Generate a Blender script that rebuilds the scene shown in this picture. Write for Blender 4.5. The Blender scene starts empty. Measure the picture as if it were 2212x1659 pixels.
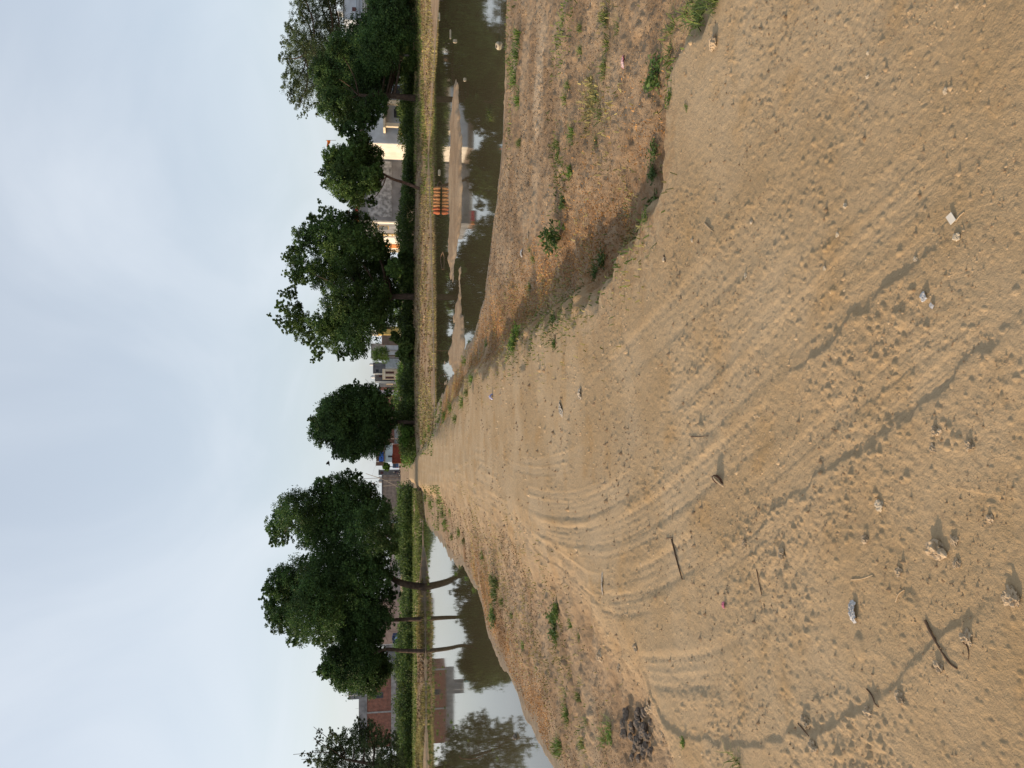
import bpy, bmesh, math, random
import numpy as np
from mathutils import Vector, Matrix

S = bpy.context.scene
COL = S.collection
random.seed(7)
RNG = np.random.default_rng(11)

# ------------------------------------------------------------------ camera
# the photograph is a portrait picture lying on its side: world "up" points to the left of the frame
F_PX, CX, CY = 1662.0, 1106.0, 829.5       # focal length and centre, in 2212 x 1659 picture units
CAM_Z = 1.6
TILT = math.atan((1106 - 862) / F_PX)
cd = bpy.data.cameras.new("camera")
cam = bpy.data.objects.new("camera", cd)
COL.objects.link(cam)
cd.sensor_fit = 'HORIZONTAL'
cd.sensor_width = 36.0
cd.lens = 36.0 * F_PX / 2212.0
cd.clip_start = 0.05
cd.clip_end = 9000
fw = Vector((0, math.cos(TILT), -math.sin(TILT)))
upv = Vector((0, math.sin(TILT), math.cos(TILT)))
rt = Vector((1, 0, 0))
M3 = Matrix((-upv, rt, -fw)).transposed()
cam.matrix_world = Matrix.Translation((0, 0, CAM_Z)) @ M3.to_4x4()
S.camera = cam

# ------------------------------------------------------------------ sky, sun, exposure
SUN_EL = math.radians(19.0)
SUN_DIR = Vector((-0.999, 0.035, 0)).normalized()
sd = Vector((SUN_DIR.x * math.cos(SUN_EL), SUN_DIR.y * math.cos(SUN_EL), math.sin(SUN_EL)))
w = bpy.data.worlds.new("World")
S.world = w
w.use_nodes = True
nt = w.node_tree
nt.nodes.clear()
n_out = nt.nodes.new("ShaderNodeOutputWorld")
n_bg = nt.nodes.new("ShaderNodeBackground")
n_sky = nt.nodes.new("ShaderNodeTexSky")
n_sky.sky_type = 'NISHITA'
n_sky.sun_disc = False
n_sky.sun_elevation = SUN_EL
n_sky.sun_rotation = math.atan2(SUN_DIR.x, SUN_DIR.y)
n_sky.air_density = 1.0
n_sky.dust_density = 2.2
n_sky.ozone_density = 1.0
n_bg.inputs['Strength'].default_value = 0.15
tc = nt.nodes.new("ShaderNodeTexCoord")
sep = nt.nodes.new("ShaderNodeSeparateXYZ")
nt.links.new(tc.outputs['Generated'], sep.inputs[0])
def wmath(op, a, b=None, clamp=False):
    n = nt.nodes.new("ShaderNodeMath"); n.operation = op; n.use_clamp = clamp
    for i, v in enumerate((a, b)):
        if v is None: continue
        if isinstance(v, (int, float)): n.inputs[i].default_value = v
        else: nt.links.new(v, n.inputs[i])
    return n.outputs[0]
zz = wmath('ADD', wmath('MAXIMUM', sep.outputs['Z'], 0.0), 0.22)
cmb = nt.nodes.new("ShaderNodeCombineXYZ")
nt.links.new(wmath('DIVIDE', sep.outputs['X'], zz), cmb.inputs[0])
nt.links.new(wmath('DIVIDE', sep.outputs['Y'], zz), cmb.inputs[1])
mp = nt.nodes.new("ShaderNodeMapping")
mp.inputs['Scale'].default_value = (0.9, 0.5, 1)
mp.inputs['Rotation'].default_value = (0, 0, 0.5)
nt.links.new(cmb.outputs[0], mp.inputs[0])
cn = nt.nodes.new("ShaderNodeTexNoise")
cn.inputs['Scale'].default_value = 1.3
cn.inputs['Detail'].default_value = 7
cn.inputs['Roughness'].default_value = 0.5
cn.inputs['Distortion'].default_value = 1.2
nt.links.new(mp.outputs[0], cn.inputs['Vector'])
cr = nt.nodes.new("ShaderNodeMapRange")
cr.interpolation_type = 'SMOOTHSTEP'
cr.inputs['From Min'].default_value = 0.35
cr.inputs['From Max'].default_value = 0.75
cr.inputs['To Min'].default_value = 0.52
cr.inputs['To Max'].default_value = 0.82
nt.links.new(cn.outputs['Fac'], cr.inputs['Value'])
mixc = nt.nodes.new("ShaderNodeMix"); mixc.data_type = 'RGBA'
nt.links.new(cr.outputs[0], mixc.inputs['Factor'])
nt.links.new(n_sky.outputs[0], mixc.inputs['A'])
mixc.inputs['B'].default_value = (4.70, 5.05, 5.48, 1)       # thin high cloud veil
nt.links.new(mixc.outputs['Result'], n_bg.inputs['Color'])
nt.links.new(n_bg.outputs[0], n_out.inputs[0])

sl = bpy.data.lights.new("sun", 'SUN')
sl.energy = 4.0
sl.angle = math.radians(0.6)
sl.color = (1.0, 0.76, 0.52)
so = bpy.data.objects.new("sun", sl)
COL.objects.link(so)
so.rotation_euler = (-sd).to_track_quat('-Z', 'Y').to_euler()

S.view_settings.view_transform = 'Standard'
S.view_settings.look = 'None'
S.view_settings.gamma = 1.0
S.view_settings.use_curve_mapping = False
S.view_settings.exposure = 0.22
S.render.engine = 'CYCLES'
S.cycles.max_bounces = 6
S.cycles.transparent_max_bounces = 8

# ------------------------------------------------------------------ helpers
def ray(px, y):
    a = (CY - y) / F_PX
    b = (CX - px) / F_PX
    return rt * a + fw + upv * b

def at(px, y, D):
    """the point at distance D in front of the camera seen at picture position (px, y)"""
    d = ray(px, y)
    s = D / d.y
    return Vector((d.x * s, D, CAM_Z + d.z * s))

def gz(px, y, z):
    d = ray(px, y)
    s = (z - CAM_Z) / d.z
    return Vector((d.x * s, d.y * s, z))

def tag(o, label=None, cat=None, group=None, kind=None):
    if label: o["label"] = label
    if cat: o["category"] = cat
    if group: o["group"] = group
    if kind: o["kind"] = kind
    return o

def thing(name, loc, label, cat, group=None, rz=0.0):
    o = bpy.data.objects.new(name, None)
    o.empty_display_size = 0.2
    COL.objects.link(o)
    o.location = loc
    o.rotation_euler = (0, 0, rz)
    return tag(o, label, cat, group)

def link(name, me, m=None, parent=None, loc=None):
    o = bpy.data.objects.new(name, me)
    COL.objects.link(o)
    if m is not None: me.materials.append(m)
    if parent is not None:
        o.parent = parent
    if loc is not None: o.location = loc
    return o

def mesh_np(name, V, Fc, smooth=False):
    V = np.asarray(V, dtype=np.float32); Fc = np.asarray(Fc, dtype=np.int32)
    me = bpy.data.meshes.new(name)
    me.vertices.add(len(V)); me.vertices.foreach_set("co", V.ravel())
    k = Fc.shape[1]
    me.loops.add(Fc.size); me.loops.foreach_set("vertex_index", Fc.ravel())
    me.polygons.add(len(Fc))
    me.polygons.foreach_set("loop_start", np.arange(0, Fc.size, k, dtype=np.int32))
    me.polygons.foreach_set("loop_total", np.full(len(Fc), k, dtype=np.int32))
    if smooth: me.polygons.foreach_set("use_smooth", np.ones(len(Fc), dtype=bool))
    me.update(calc_edges=True)
    return me

def bm_obj(name, bm, m=None, parent=None, smooth=False, loc=None):
    me = bpy.data.meshes.new(name)
    bmesh.ops.recalc_face_normals(bm, faces=bm.faces)
    bm.to_mesh(me); bm.free()
    if smooth:
        me.polygons.foreach_set("use_smooth", np.ones(len(me.polygons), dtype=bool))
    return link(name, me, m, parent, loc)

def add_box(bm, x0, x1, y0, y1, z0, z1):
    vs = [bm.verts.new(p) for p in ((x0,y0,z0),(x1,y0,z0),(x1,y1,z0),(x0,y1,z0),(x0,y0,z1),(x1,y0,z1),(x1,y1,z1),(x0,y1,z1))]
    for f in ((3,2,1,0),(4,5,6,7),(0,1,5,4),(1,2,6,5),(2,3,7,6),(3,0,4,7)):
        bm.faces.new([vs[i] for i in f])
    return vs

def boxo(name, x0, x1, y0, y1, z0, z1, m, parent, bevel=0.0):
    bm = bmesh.new(); add_box(bm, x0, x1, y0, y1, z0, z1)
    if bevel: bmesh.ops.bevel(bm, geom=bm.edges[:], offset=bevel, segments=1, affect='EDGES')
    return bm_obj(name, bm, m, parent)

def add_tube(bm, pts, radii, n=8, cap=True):
    pts = [Vector(p) for p in pts]
    rings = []
    prev = None
    for i, p in enumerate(pts):
        t = (pts[min(i+1, len(pts)-1)] - pts[max(i-1, 0)]).normalized()
        if prev is None:
            ref = Vector((1, 0, 0)) if abs(t.x) < 0.9 else Vector((0, 1, 0))
            u = t.cross(ref).normalized()
        else:
            u = (prev - t * prev.dot(t)).normalized()
        prev = u
        v = t.cross(u)
        r = radii[i] if hasattr(radii, '__len__') else radii
        rings.append([bm.verts.new(p + (u * math.cos(2*math.pi*k/n) + v * math.sin(2*math.pi*k/n)) * r) for k in range(n)])
    for a, b in zip(rings, rings[1:]):
        for k in range(n):
            bm.faces.new((a[k], a[(k+1) % n], b[(k+1) % n], b[k]))
    if cap:
        bm.faces.new(rings[0][::-1]); bm.faces.new(rings[-1])

# ------------------------------------------------------------------ noise in numpy
def _hash(ix, iy, seed):
    with np.errstate(over='ignore'):
        h = ix.astype(np.uint32) * np.uint32(374761393) + iy.astype(np.uint32) * np.uint32(668265263) + np.uint32((seed * 974711 + 1013) & 0xffffffff)
        h = (h ^ (h >> np.uint32(13))) * np.uint32(1274126177)
        h = h ^ (h >> np.uint32(16))
        h = h * np.uint32(2246822519)
        h = h ^ (h >> np.uint32(15))
    return (h & np.uint32(0xffffff)).astype(np.float32) / np.float32(0xffffff)

def vnoise(x, y, seed=0):
    fx = np.floor(x); fy = np.floor(y)
    ix = fx.astype(np.int64); iy = fy.astype(np.int64)
    tx = (x - fx).astype(np.float32); ty = (y - fy).astype(np.float32)
    tx = tx*tx*tx*(tx*(tx*6-15)+10); ty = ty*ty*ty*(ty*(ty*6-15)+10)
    a = _hash(ix, iy, seed); b = _hash(ix+1, iy, seed); c = _hash(ix, iy+1, seed); d = _hash(ix+1, iy+1, seed)
    return (a + (b-a)*tx) * (1-ty) + (c + (d-c)*tx) * ty

def fbm(x, y, scale, octaves=4, seed=0, gain=0.5):
    s = 0.0; amp = 1.0; tot = 0.0
    for o in range(octaves):
        s = s + amp * (vnoise(x/scale*2**o + 17.3*o, y/scale*2**o - 9.1*o, seed+o) - 0.5)
        tot += amp; amp *= gain
    return s / tot * 2

def clods(x, y, cell, rmin, rmax, prob, seed):
    """crumbs and clods half sunk in the soil: a field of small rounded bumps"""
    fx = np.floor(x/cell).astype(np.int64); fy = np.floor(y/cell).astype(np.int64)
    out = np.zeros_like(x, dtype=np.float32)
    for dx in (-1, 0, 1):
        for dy in (-1, 0, 1):
            ix = fx+dx; iy = fy+dy
            px = (ix + _hash(ix, iy, seed)) * cell; py = (iy + _hash(ix, iy, seed+1)) * cell
            r = rmin + (rmax-rmin) * _hash(ix, iy, seed+2)**3
            keep = _hash(ix, iy, seed+3) < prob
            el = 0.6 + 0.8*_hash(ix, iy, seed+4)
            d2 = ((x-px)*el)**2 + ((y-py)/el)**2
            h = np.where(keep & (d2 < r*r), np.sqrt(np.maximum(r*r-d2, 0))*0.85, 0)
            out = np.maximum(out, h)
    return out

def sstep(a, b, x):
    t = np.clip((x-a)/(b-a), 0, 1)
    return t*t*(3-2*t)

def poly_sd(X, Y, P):
    """signed distance to a closed polygon, negative inside"""
    P = np.asarray(P, dtype=np.float64)
    d2 = np.full(X.shape, 1e18); ins = np.zeros(X.shape, dtype=bool)
    for (x0, y0), (x1, y1) in zip(P, np.roll(P, -1, axis=0)):
        ex, ey = x1-x0, y1-y0
        t = np.clip(((X-x0)*ex + (Y-y0)*ey) / (ex*ex+ey*ey+1e-12), 0, 1)
        d2 = np.minimum(d2, (X-x0-t*ex)**2 + (Y-y0-t*ey)**2)
        c = ((y0 > Y) != (y1 > Y))
        xx = (x1-x0) * (Y-y0) / (y1-y0 if abs(y1-y0) > 1e-12 else 1e-12) + x0
        ins ^= c & (X < xx)
    d = np.sqrt(d2)
    return np.where(ins, -d, d)

def smooth_line(P, n=3):
    P = [Vector(p) for p in P]
    for _ in range(n):
        Q = [P[0]]
        for a, b in zip(P, P[1:]):
            Q += [a*0.75 + b*0.25, a*0.25 + b*0.75]
        Q.append(P[-1]); P = Q
    return P

def line_coord(X, Y, P):
    """(distance across, signed; distance along; fade at the ends) for an open polyline"""
    best = np.full(X.shape, 1e18); across = np.zeros(X.shape); along = np.zeros(X.shape)
    acc = 0.0
    for a, b in zip(P, P[1:]):
        ex, ey = b[0]-a[0], b[1]-a[1]
        L = math.hypot(ex, ey)
        if L < 1e-9: continue
        t = np.clip(((X-a[0])*ex + (Y-a[1])*ey) / (L*L), 0, 1)
        d2 = (X-a[0]-t*ex)**2 + (Y-a[1]-t*ey)**2
        m = d2 < best
        best = np.where(m, d2, best)
        sgn = np.where(ex*(Y-a[1]) - ey*(X-a[0]) >= 0, 1.0, -1.0)
        across = np.where(m, sgn*np.sqrt(d2), across)
        along = np.where(m, acc + t*L, along)
        acc += L
    return across, along, acc

# ------------------------------------------------------------------ materials
def mat(name, col, rough=0.85, var=0.25, scale=3.0, bump=0.0, bscale=None, col2=None, detail=6, metal=0.0, spec=0.3):
    m = bpy.data.materials.new(name); m.use_nodes = True
    t = m.node_tree; b = t.nodes['Principled BSDF']
    b.inputs['Roughness'].default_value = rough
    b.inputs['Metallic'].default_value = metal
    b.inputs['Specular IOR Level'].default_value = spec
    co = t.nodes.new("ShaderNodeTexCoord")
    no = t.nodes.new("ShaderNodeTexNoise"); no.inputs['Scale'].default_value = scale; no.inputs['Detail'].default_value = detail
    t.links.new(co.outputs['Object'], no.inputs['Vector'])
    rp = t.nodes.new("ShaderNodeValToRGB")
    c2 = col2 if col2 else tuple(max(0, c*(1-var)) for c in col)
    c1 = col if col2 else tuple(min(1, c*(1+var)) for c in col)
    rp.color_ramp.elements[0].position = 0.34; rp.color_ramp.elements[1].position = 0.66
    rp.color_ramp.elements[0].color = (*c2, 1); rp.color_ramp.elements[1].color = (*c1, 1)
    t.links.new(no.outputs['Fac'], rp.inputs['Fac'])
    t.links.new(rp.outputs['Color'], b.inputs['Base Color'])
    if bump:
        n2 = t.nodes.new("ShaderNodeTexNoise"); n2.inputs['Scale'].default_value = bscale or scale*6; n2.inputs['Detail'].default_value = 5
        t.links.new(co.outputs['Object'], n2.inputs['Vector'])
        bp = t.nodes.new("ShaderNodeBump"); bp.inputs['Strength'].default_value = bump; bp.inputs['Distance'].default_value = 0.02
        t.links.new(n2.outputs['Fac'], bp.inputs['Height']); t.links.new(bp.outputs[0], b.inputs['Normal'])
    return m

def leaf_mat(name, dark, light, transl=0.3):
    m = bpy.data.materials.new(name); m.use_nodes = True
    t = m.node_tree; b = t.nodes['Principled BSDF']
    b.inputs['Roughness'].default_value = 0.6
    b.inputs['Specular IOR Level'].default_value = 0.25
    g = t.nodes.new("ShaderNodeNewGeometry")
    rp = t.nodes.new("ShaderNodeValToRGB")
    rp.color_ramp.elements[0].color = (*dark, 1); rp.color_ramp.elements[1].color = (*light, 1)
    t.links.new(g.outputs['Random Per Island'], rp.inputs['Fac'])
    no = t.nodes.new("ShaderNodeTexNoise"); no.inputs['Scale'].default_value = 0.55; no.inputs['Detail'].default_value = 3
    t.links.new(g.outputs['Position'], no.inputs['Vector'])
    mr = t.nodes.new("ShaderNodeMapRange"); mr.inputs['From Min'].default_value = 0.35; mr.inputs['From Max'].default_value = 0.68
    mr.inputs['To Min'].default_value = 0.62; mr.inputs['To Max'].default_value = 1.75  # clump-sized tone variation, imitating lit and dark foliage clumps
    t.links.new(no.outputs['Fac'], mr.inputs['Value'])
    hv = t.nodes.new("ShaderNodeHueSaturation"); hv.inputs['Hue'].default_value = 0.5
    t.links.new(mr.outputs[0], hv.inputs['Value']); t.links.new(rp.outputs['Color'], hv.inputs['Color'])
    t.links.new(hv.outputs[0], b.inputs['Base Color'])
    tr = t.nodes.new("ShaderNodeBsdfTranslucent")
    t.links.new(hv.outputs[0], tr.inputs['Color'])
    mx = t.nodes.new("ShaderNodeMixShader"); mx.inputs[0].default_value = transl
    t.links.new(b.outputs[0], mx.inputs[1]); t.links.new(tr.outputs[0], mx.inputs[2])
    t.links.new(mx.outputs[0], t.nodes['Material Output'].inputs[0])
    return m

def brick_mat(name, c1, c2, mortar, bw=0.23, bh=0.075, msize=0.012):
    m = bpy.data.materials.new(name); m.use_nodes = True
    t = m.node_tree; b = t.nodes['Principled BSDF']; b.inputs['Roughness'].default_value = 0.9
    co = t.nodes.new("ShaderNodeTexCoord"); sp = t.nodes.new("ShaderNodeSeparateXYZ"); cb = t.nodes.new("ShaderNodeCombineXYZ")
    ad = t.nodes.new("ShaderNodeMath"); ad.operation = 'ADD'
    t.links.new(co.outputs['Object'], sp.inputs[0])
    t.links.new(sp.outputs['X'], ad.inputs[0]); t.links.new(sp.outputs['Y'], ad.inputs[1])
    t.links.new(ad.outputs[0], cb.inputs[0]); t.links.new(sp.outputs['Z'], cb.inputs[1])
    bk = t.nodes.new("ShaderNodeTexBrick")
    bk.inputs['Scale'].default_value = 1.0
    bk.inputs['Brick Width'].default_value = bw; bk.inputs['Row Height'].default_value = bh
    bk.inputs['Mortar Size'].default_value = msize
    bk.inputs['Color1'].default_value = (*c1, 1); bk.inputs['Color2'].default_value = (*c2, 1); bk.inputs['Mortar'].default_value = (*mortar, 1)
    t.links.new(cb.outputs[0], bk.inputs['Vector'])
    no = t.nodes.new("ShaderNodeTexNoise"); no.inputs['Scale'].default_value = 1.3; no.inputs['Detail'].default_value = 6
    t.links.new(co.outputs['Object'], no.inputs['Vector'])
    rp = t.nodes.new("ShaderNodeValToRGB")
    rp.color_ramp.elements[0].position = 0.3; rp.color_ramp.elements[1].position = 0.7
    rp.color_ramp.elements[0].color = (0.6, 0.6, 0.6, 1); rp.color_ramp.elements[1].color = (1.2, 1.15, 1.1, 1)
    t.links.new(no.outputs['Fac'], rp.inputs['Fac'])
    mx = t.nodes.new("ShaderNodeMix"); mx.data_type = 'RGBA'; mx.blend_type = 'MULTIPLY'; mx.inputs['Factor'].default_value = 1
    t.links.new(bk.outputs['Color'], mx.inputs['A']); t.links.new(rp.outputs['Color'], mx.inputs['B'])
    t.links.new(mx.outputs['Result'], b.inputs['Base Color'])
    return m

# ------------------------------------------------------------------ terrain
W_Z = -0.45
def wpoly(pts): return [tuple(gz(p, y, W_Z)[:2]) for p, y in pts]
def gline(pts, z=0.0): return [tuple(gz(p, y, z)[:2]) for p, y in pts]

near_r = [(1098,-60),(1096,20),(1092,100),(1089,200),(1087,300),(1079,380),(1071,440),(1064,500),(1060,540),(1053,590),(1046,640),(1034,690),(1016,730),(1000,762),(984,795),(968,825),(952,856),(942,880)]
far_r = [(938,890),(939,860),(938,800),(937,740),(936,680),(934,600),(932,550),(931,470),(928,400),(926,330),(930,270),(934,200),(939,130),(944,60),(949,0),(951,-60)]
R_POND = wpoly(near_r + far_r)
x_e, y_e = R_POND[-1]; x_s, y_s = R_POND[0]
R_POND += [(x_e+60, y_e+3), (x_e+60, y_s-1), (x_s+14, y_s-2)]
near_l = [(914,1118),(926,1140),(942,1158),(958,1182),(972,1200),(984,1222),(1006,1236),(1021,1256),(1025,1262),(1037,1296),(1046,1325),(1056,1372),(1066,1410),(1078,1428),(1096,1452),(1108,1478),(1122,1500),(1140,1550),(1160,1590),(1178,1625),(1195,1660),(1225,1720)]
far_l = [(924,1760),(922,1659),(921,1560),(920,1460),(919,1360),(918,1280),(916,1200),(914,1140)]
L_near = wpoly(near_l); L_far = wpoly(far_l)
xe, ye = L_near[-1]; xf, yf = L_far[0]
L_POND = L_near + [(xe-30, ye-4), (xf-60, ye-4), (xf-60, yf+2)] + L_far
BARS = [wpoly([(986,158),(990,215),(995,300),(998,400),(996,470),(990,530),(982,575),(975,600),(970,575),(971,500),(971,400),(973,300),(978,215),(983,170)]),
        wpoly([(993,560),(996,620),(1000,680),(1002,735),(998,790),(978,812),(972,780),(976,730),(984,670),(990,620)]),
        wpoly([(961,805),(966,815),(968,830),(962,838),(958,830)])]
# edge of the raised track
ROAD = [tuple(at(890, 1040, 92)[:2]), tuple(at(890, 1004, 92)[:2])] + gline([(905,985),(920,960),(935,930),(960,890),(1000,815),(1060,770),(1130,725),(1200,680),(1260,630),(1310,590),(1350,540),(1390,480),(1432,420),(1436,370),(1441,275),(1444,193),(1463,96),(1520,50),(1560,0),(1640,-90)]) \
    + [(9, 3.0), (9, -60), (-40, -60), (-40, 2.5)] + gline([(1450,1900),(1432,1760),(1415,1660),(1390,1560),(1345,1470),(1290,1400),(1230,1330),(1150,1255),(1090,1200),(1040,1150),(985,1110),(940,1075),(915,1055),(905,1045)])

TRACKS = [  # centre line in picture units, width m, depth m
    ([(905,1012),(960,1040),(1040,1090),(1100,1130),(1180,1200),(1250,1255),(1300,1275),(1370,1265),(1450,1225),(1550,1155),(1650,1080),(1800,955),(1950,832),(2100,715),(2212,620)], 0.20, 0.013),
    ([(905,990),(1000,1010),(1080,1052),(1150,1092),(1220,1105),(1290,1090),(1400,1020),(1500,930),(1600,830),(1750,690),(1900,560),(2050,440),(2212,330)], 0.18, 0.010),
    ([(1000,1042),(1100,1105),(1180,1152),(1300,1165),(1420,1105),(1550,1000),(1700,880),(1850,760),(2000,645),(2212,480)], 0.18, 0.012),
    ([(1100,1160),(1200,1250),(1290,1330),(1350,1380),(1420,1400),(1500,1380),(1600,1330),(1750,1235)], 0.22, 0.008),
    ([(1150,1195),(1230,1265),(1310,1310),(1400,1300),(1500,1255),(1620,1190),(1760,1100),(1900,1000)], 0.16, 0.010),
    ([(1250,880),(1330,800),(1450,690),(1600,545),(1750,400),(1900,270),(2100,120)], 0.25, 0.010),
    ([(1330,1430),(1420,1455),(1520,1450),(1640,1420),(1800,1370)], 0.2, 0.012),
    ([(920,1030),(1010,1030),(1055,960),(1060,930)], 0.3, 0.012),
]
SCARPS = [  # line, height of the step, reach, which side is high
    ([(1600,1185),(1660,1130),(1740,1060),(1800,1000),(1900,935),(2000,860),(2080,790),(2150,735),(2212,680),(2300,620)], 0.012, 0.30, -1),
    ([(1370,1430),(1410,1530),(1450,1575),(1490,1592),(1580,1612),(1640,1605),(1700,1590),(1760,1580),(1800,1570),(1850,1545),(1885,1515),(1930,1480),(1975,1440),(2010,1400),(2060,1355),(2100,1325),(2140,1310),(2230,1270)], 0.012, 0.4, -1),
    ([(1420,1430),(1480,1480),(1540,1510),(1600,1530),(1680,1520)], 0.004, 0.3, -1),
    ([(1680,820),(1780,742),(1880,655),(1990,560),(2100,465)], 0.012, 0.25, -1),
    ([(1990,905),(2040,960),(2010,1040),(2030,1110)], 0.025, 0.2, +1),
]
_base = [t_[0] for t_ in TRACKS[:3]]
for i_, (b_, o_, w_, d_) in enumerate(((0,-34,.07,.008),(0,30,.06,.007),(0,62,.08,.007),(1,-42,.07,.007),(1,40,.06,.006),(1,-90,.09,.005),(2,34,.07,.005),(1,-150,.08,.005))):
    TRACKS.append(([(px_, y_ + o_*(0.12+0.88*min(1.0, max(0.0, (px_-900)/380.0))) + 14*math.sin(px_*0.006+i_*1.9)) for px_, y_ in _base[b_]], w_, d_))
TRACKS = [(smooth_line([Vector((*p, 0)) for p in gline(a)], 2), b, c) for a, b, c in TRACKS]
SCARPS = [(smooth_line([Vector((*p, 0)) for p in gline(a)], 2), b, c, d) for a, b, c, d in SCARPS]
BANKGULLY = gline([(1330,420),(1300,330),(1310,270)], -0.15)
MOUNDS = [(*gz(1857, 1398, 0)[:2], 0.050, 0.038, 0.010), (*gz(1972, 1308, 0)[:2], 0.058, 0.045, 0.008), (*gz(1690, 1290, 0)[:2], 0.09, 0.06, 0.006), (*gz(1800, 1190, 0)[:2], 0.07, 0.05, 0.005)]
LITTER_LINE = gline([(1420,380),(1400,440),(1330,520),(1260,560),(1200,600),(1150,650),(1090,715),(1040,760),(1000,800),(970,845),(945,890)], -0.1)
PALE = [gline(p_, -0.3) for p_ in ([(1182,-40),(1186,60),(1188,130),(1172,230),(1178,330),(1165,480)], [(1224,40),(1236,150),(1218,260)], [(1325,-30),(1335,60),(1330,130)])]
LITTER_L = gline([(1190,1640),(1180,1590),(1150,1530),(1120,1470),(1085,1400),(1062,1300),(1030,1240),(1000,1200)], -0.35)

PALE_OUT = [None]
def terrain(X, Y):
    """height of the ground and masks for its surface, for arrays of world x, y"""
    shp = X.shape
    dR = poly_sd(X, Y, R_POND); dL = poly_sd(X, Y, L_POND)
    wob = fbm(X, Y, 1.8, 3, 71) * 0.16 + fbm(X, Y*0.35, 0.35, 3, 75)*0.10
    d = np.minimum(dR, dL) + wob
    dB = np.full(shp, 1e9)
    for b in BARS:
        dB = np.minimum(dB, poly_sd(X, Y, b))
    dB = dB + fbm(X, Y*0.12, 0.55, 4, 77)*0.75 + fbm(X, Y*0.2, 0.14, 2, 78)*0.25
    dRoad = poly_sd(X, Y, ROAD)
    rw = (fbm(X, Y, 0.9, 4, 31) * 0.30 + fbm(X, Y, 0.25, 3, 33)*0.16) * np.clip(Y/6, 0.4, 1.2)
    left = sstep(-0.2, -1.2, X) * sstep(40, 25, Y)
    on = 1 - sstep(-0.16-0.45*left, 0.18+0.22*left, (dRoad + rw*(1-0.3*left)) / np.clip(0.4+Y/9, 0.5, 2.2))
    low = W_Z + 0.004 + 0.23*(1-np.exp(-np.maximum(d, 0)/2.2)) + 0.05*(1-np.exp(-np.maximum(d, 0)/9))
    dp_ = np.maximum(d, 0)
    rise = dp_/(dp_ + np.maximum(62 - Y, 0)*0.9 + 0.6)
    lw = sstep(-3.0, -7.0, X)      # left of the track the land behind the bund lies low
    far = W_Z + 0.004 + (0.85-0.18*lw)*rise + fbm(X, Y*0.5, 3.5, 4, 19)*0.12*sstep(0.3, 4, d) + 0.95*sstep(72 + 48*lw, 150 + 15*lw, Y) - 0.55*lw*sstep(63, 68, Y)*(1-sstep(120, 160, Y))
    low = np.where(Y > 36, far, low)
    road_z = 0.28*sstep(46, 64, Y) + 0.9*sstep(72, 150, Y)
    land = low + (road_z - low) * on * sstep(0.0, 1.0, d)
    dry = sstep(0.05, 0.9, d)
    # general unevenness
    land = land + dry * (fbm(X, Y, 2.3, 4, 3)*0.013 + fbm(X, Y, 0.55, 4, 5)*0.007)
    offroad = (1-on)*dry
    land = land + offroad * (np.abs(fbm(X, Y, 0.4, 4, 9))*0.035 + np.maximum(fbm(X, Y, 1.4, 3, 13), 0)*0.035 + fbm(X, Y, 0.15, 3, 17)*0.02*np.clip(1.3-Y/40, 0.2, 1))
    pond = W_Z - 0.02 - 0.35*(1-np.exp(np.minimum(d, 0)/1.5))
    z = np.where(d > 0, land, pond)
    bar = W_Z - 0.04 + 0.10*sstep(0.35, -0.6, dB) + fbm(X*0.6, Y, 0.8, 4, 15)*0.05
    z = np.where((d < 0.3) & (dB < 0.5), np.maximum(z, bar), z)
    # wheel ruts and ridges
    nearm = (Y < 60) & (Y > 0.3) & (np.abs(X) < 9)
    xs, ys = X[nearm], Y[nearm]
    dz = np.zeros(xs.shape); trk = np.zeros(xs.shape)
    for P, wd, dp in TRACKS:
        ac, al, L = line_coord(xs, ys, P)
        fade = sstep(0, 0.5, al) * sstep(L, L-0.5, al) * (0.04+0.96*sstep(0.40, 0.72, vnoise(al*0.8+wd*50, ac*4, 41))) * (0.55+0.45*sstep(2.5, 4.5, ys))
        inside = sstep(wd*0.62, wd*0.40, np.abs(ac))
        rim = np.exp(-((np.abs(ac)-wd*0.72)/(wd*0.16))**2)
        groove = (0.5+0.5*np.cos(ac*2*math.pi/(wd/3.6)))
        tread = (np.abs(((al + np.abs(ac)*0.7) % 0.075) - 0.0375) < 0.012) * sstep(wd*0.15, wd*0.4, np.abs(ac))
        dz += fade * (-dp*0.45*inside + dp*0.35*rim*(0.2+1.2*vnoise(al*11, ac*5, 43)) + inside*dp*0.22*groove*(0.3+vnoise(al*6, ac*9, 45)) - inside*dp*0.30*tread)
        trk = np.maximum(trk, fade*inside)
    sc = np.zeros(xs.shape); brk = np.zeros(xs.shape)
    for P, H, reach, side in SCARPS:
        ac, al, L = line_coord(xs, ys, P)
        ac = ac*side + fbm(xs, ys, 0.11, 4, 51)*0.032 + fbm(xs, ys, 0.6, 2, 57)*0.022
        ends = sstep(0, 0.35, al) * sstep(L, L-0.35, al) * (0.45+0.8*vnoise(al*2.6, al*0, 53))
        hi = sstep(-0.012, 0.016, ac) * np.exp(-np.maximum(ac, 0)/reach)
        dip = -0.15*np.exp(-((ac+0.03)/0.03)**2)
        dz += H*ends*(hi + dip)
        brk = np.maximum(brk, ends*np.exp(-((ac-0.12)/0.16)**2))
    # crumbs, clods
    rough = sstep(-0.05, 0.6, fbm(xs, ys, 0.8, 4, 61)) * (1-0.75*trk) + brk*0.55*sstep(0.35, 0.6, vnoise(xs*2.2, ys*2.2, 63))
    m_on = np.where(Y[nearm] > 0, 1, 0) * sstep(0.3, 1.2, d[nearm])
    nn = ys < 22
    c = np.zeros(xs.shape)
    cx, cy = xs[nn], ys[nn]
    c1 = clods(cx, cy, 0.030, 0.004, 0.014, 0.6, 101)
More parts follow.
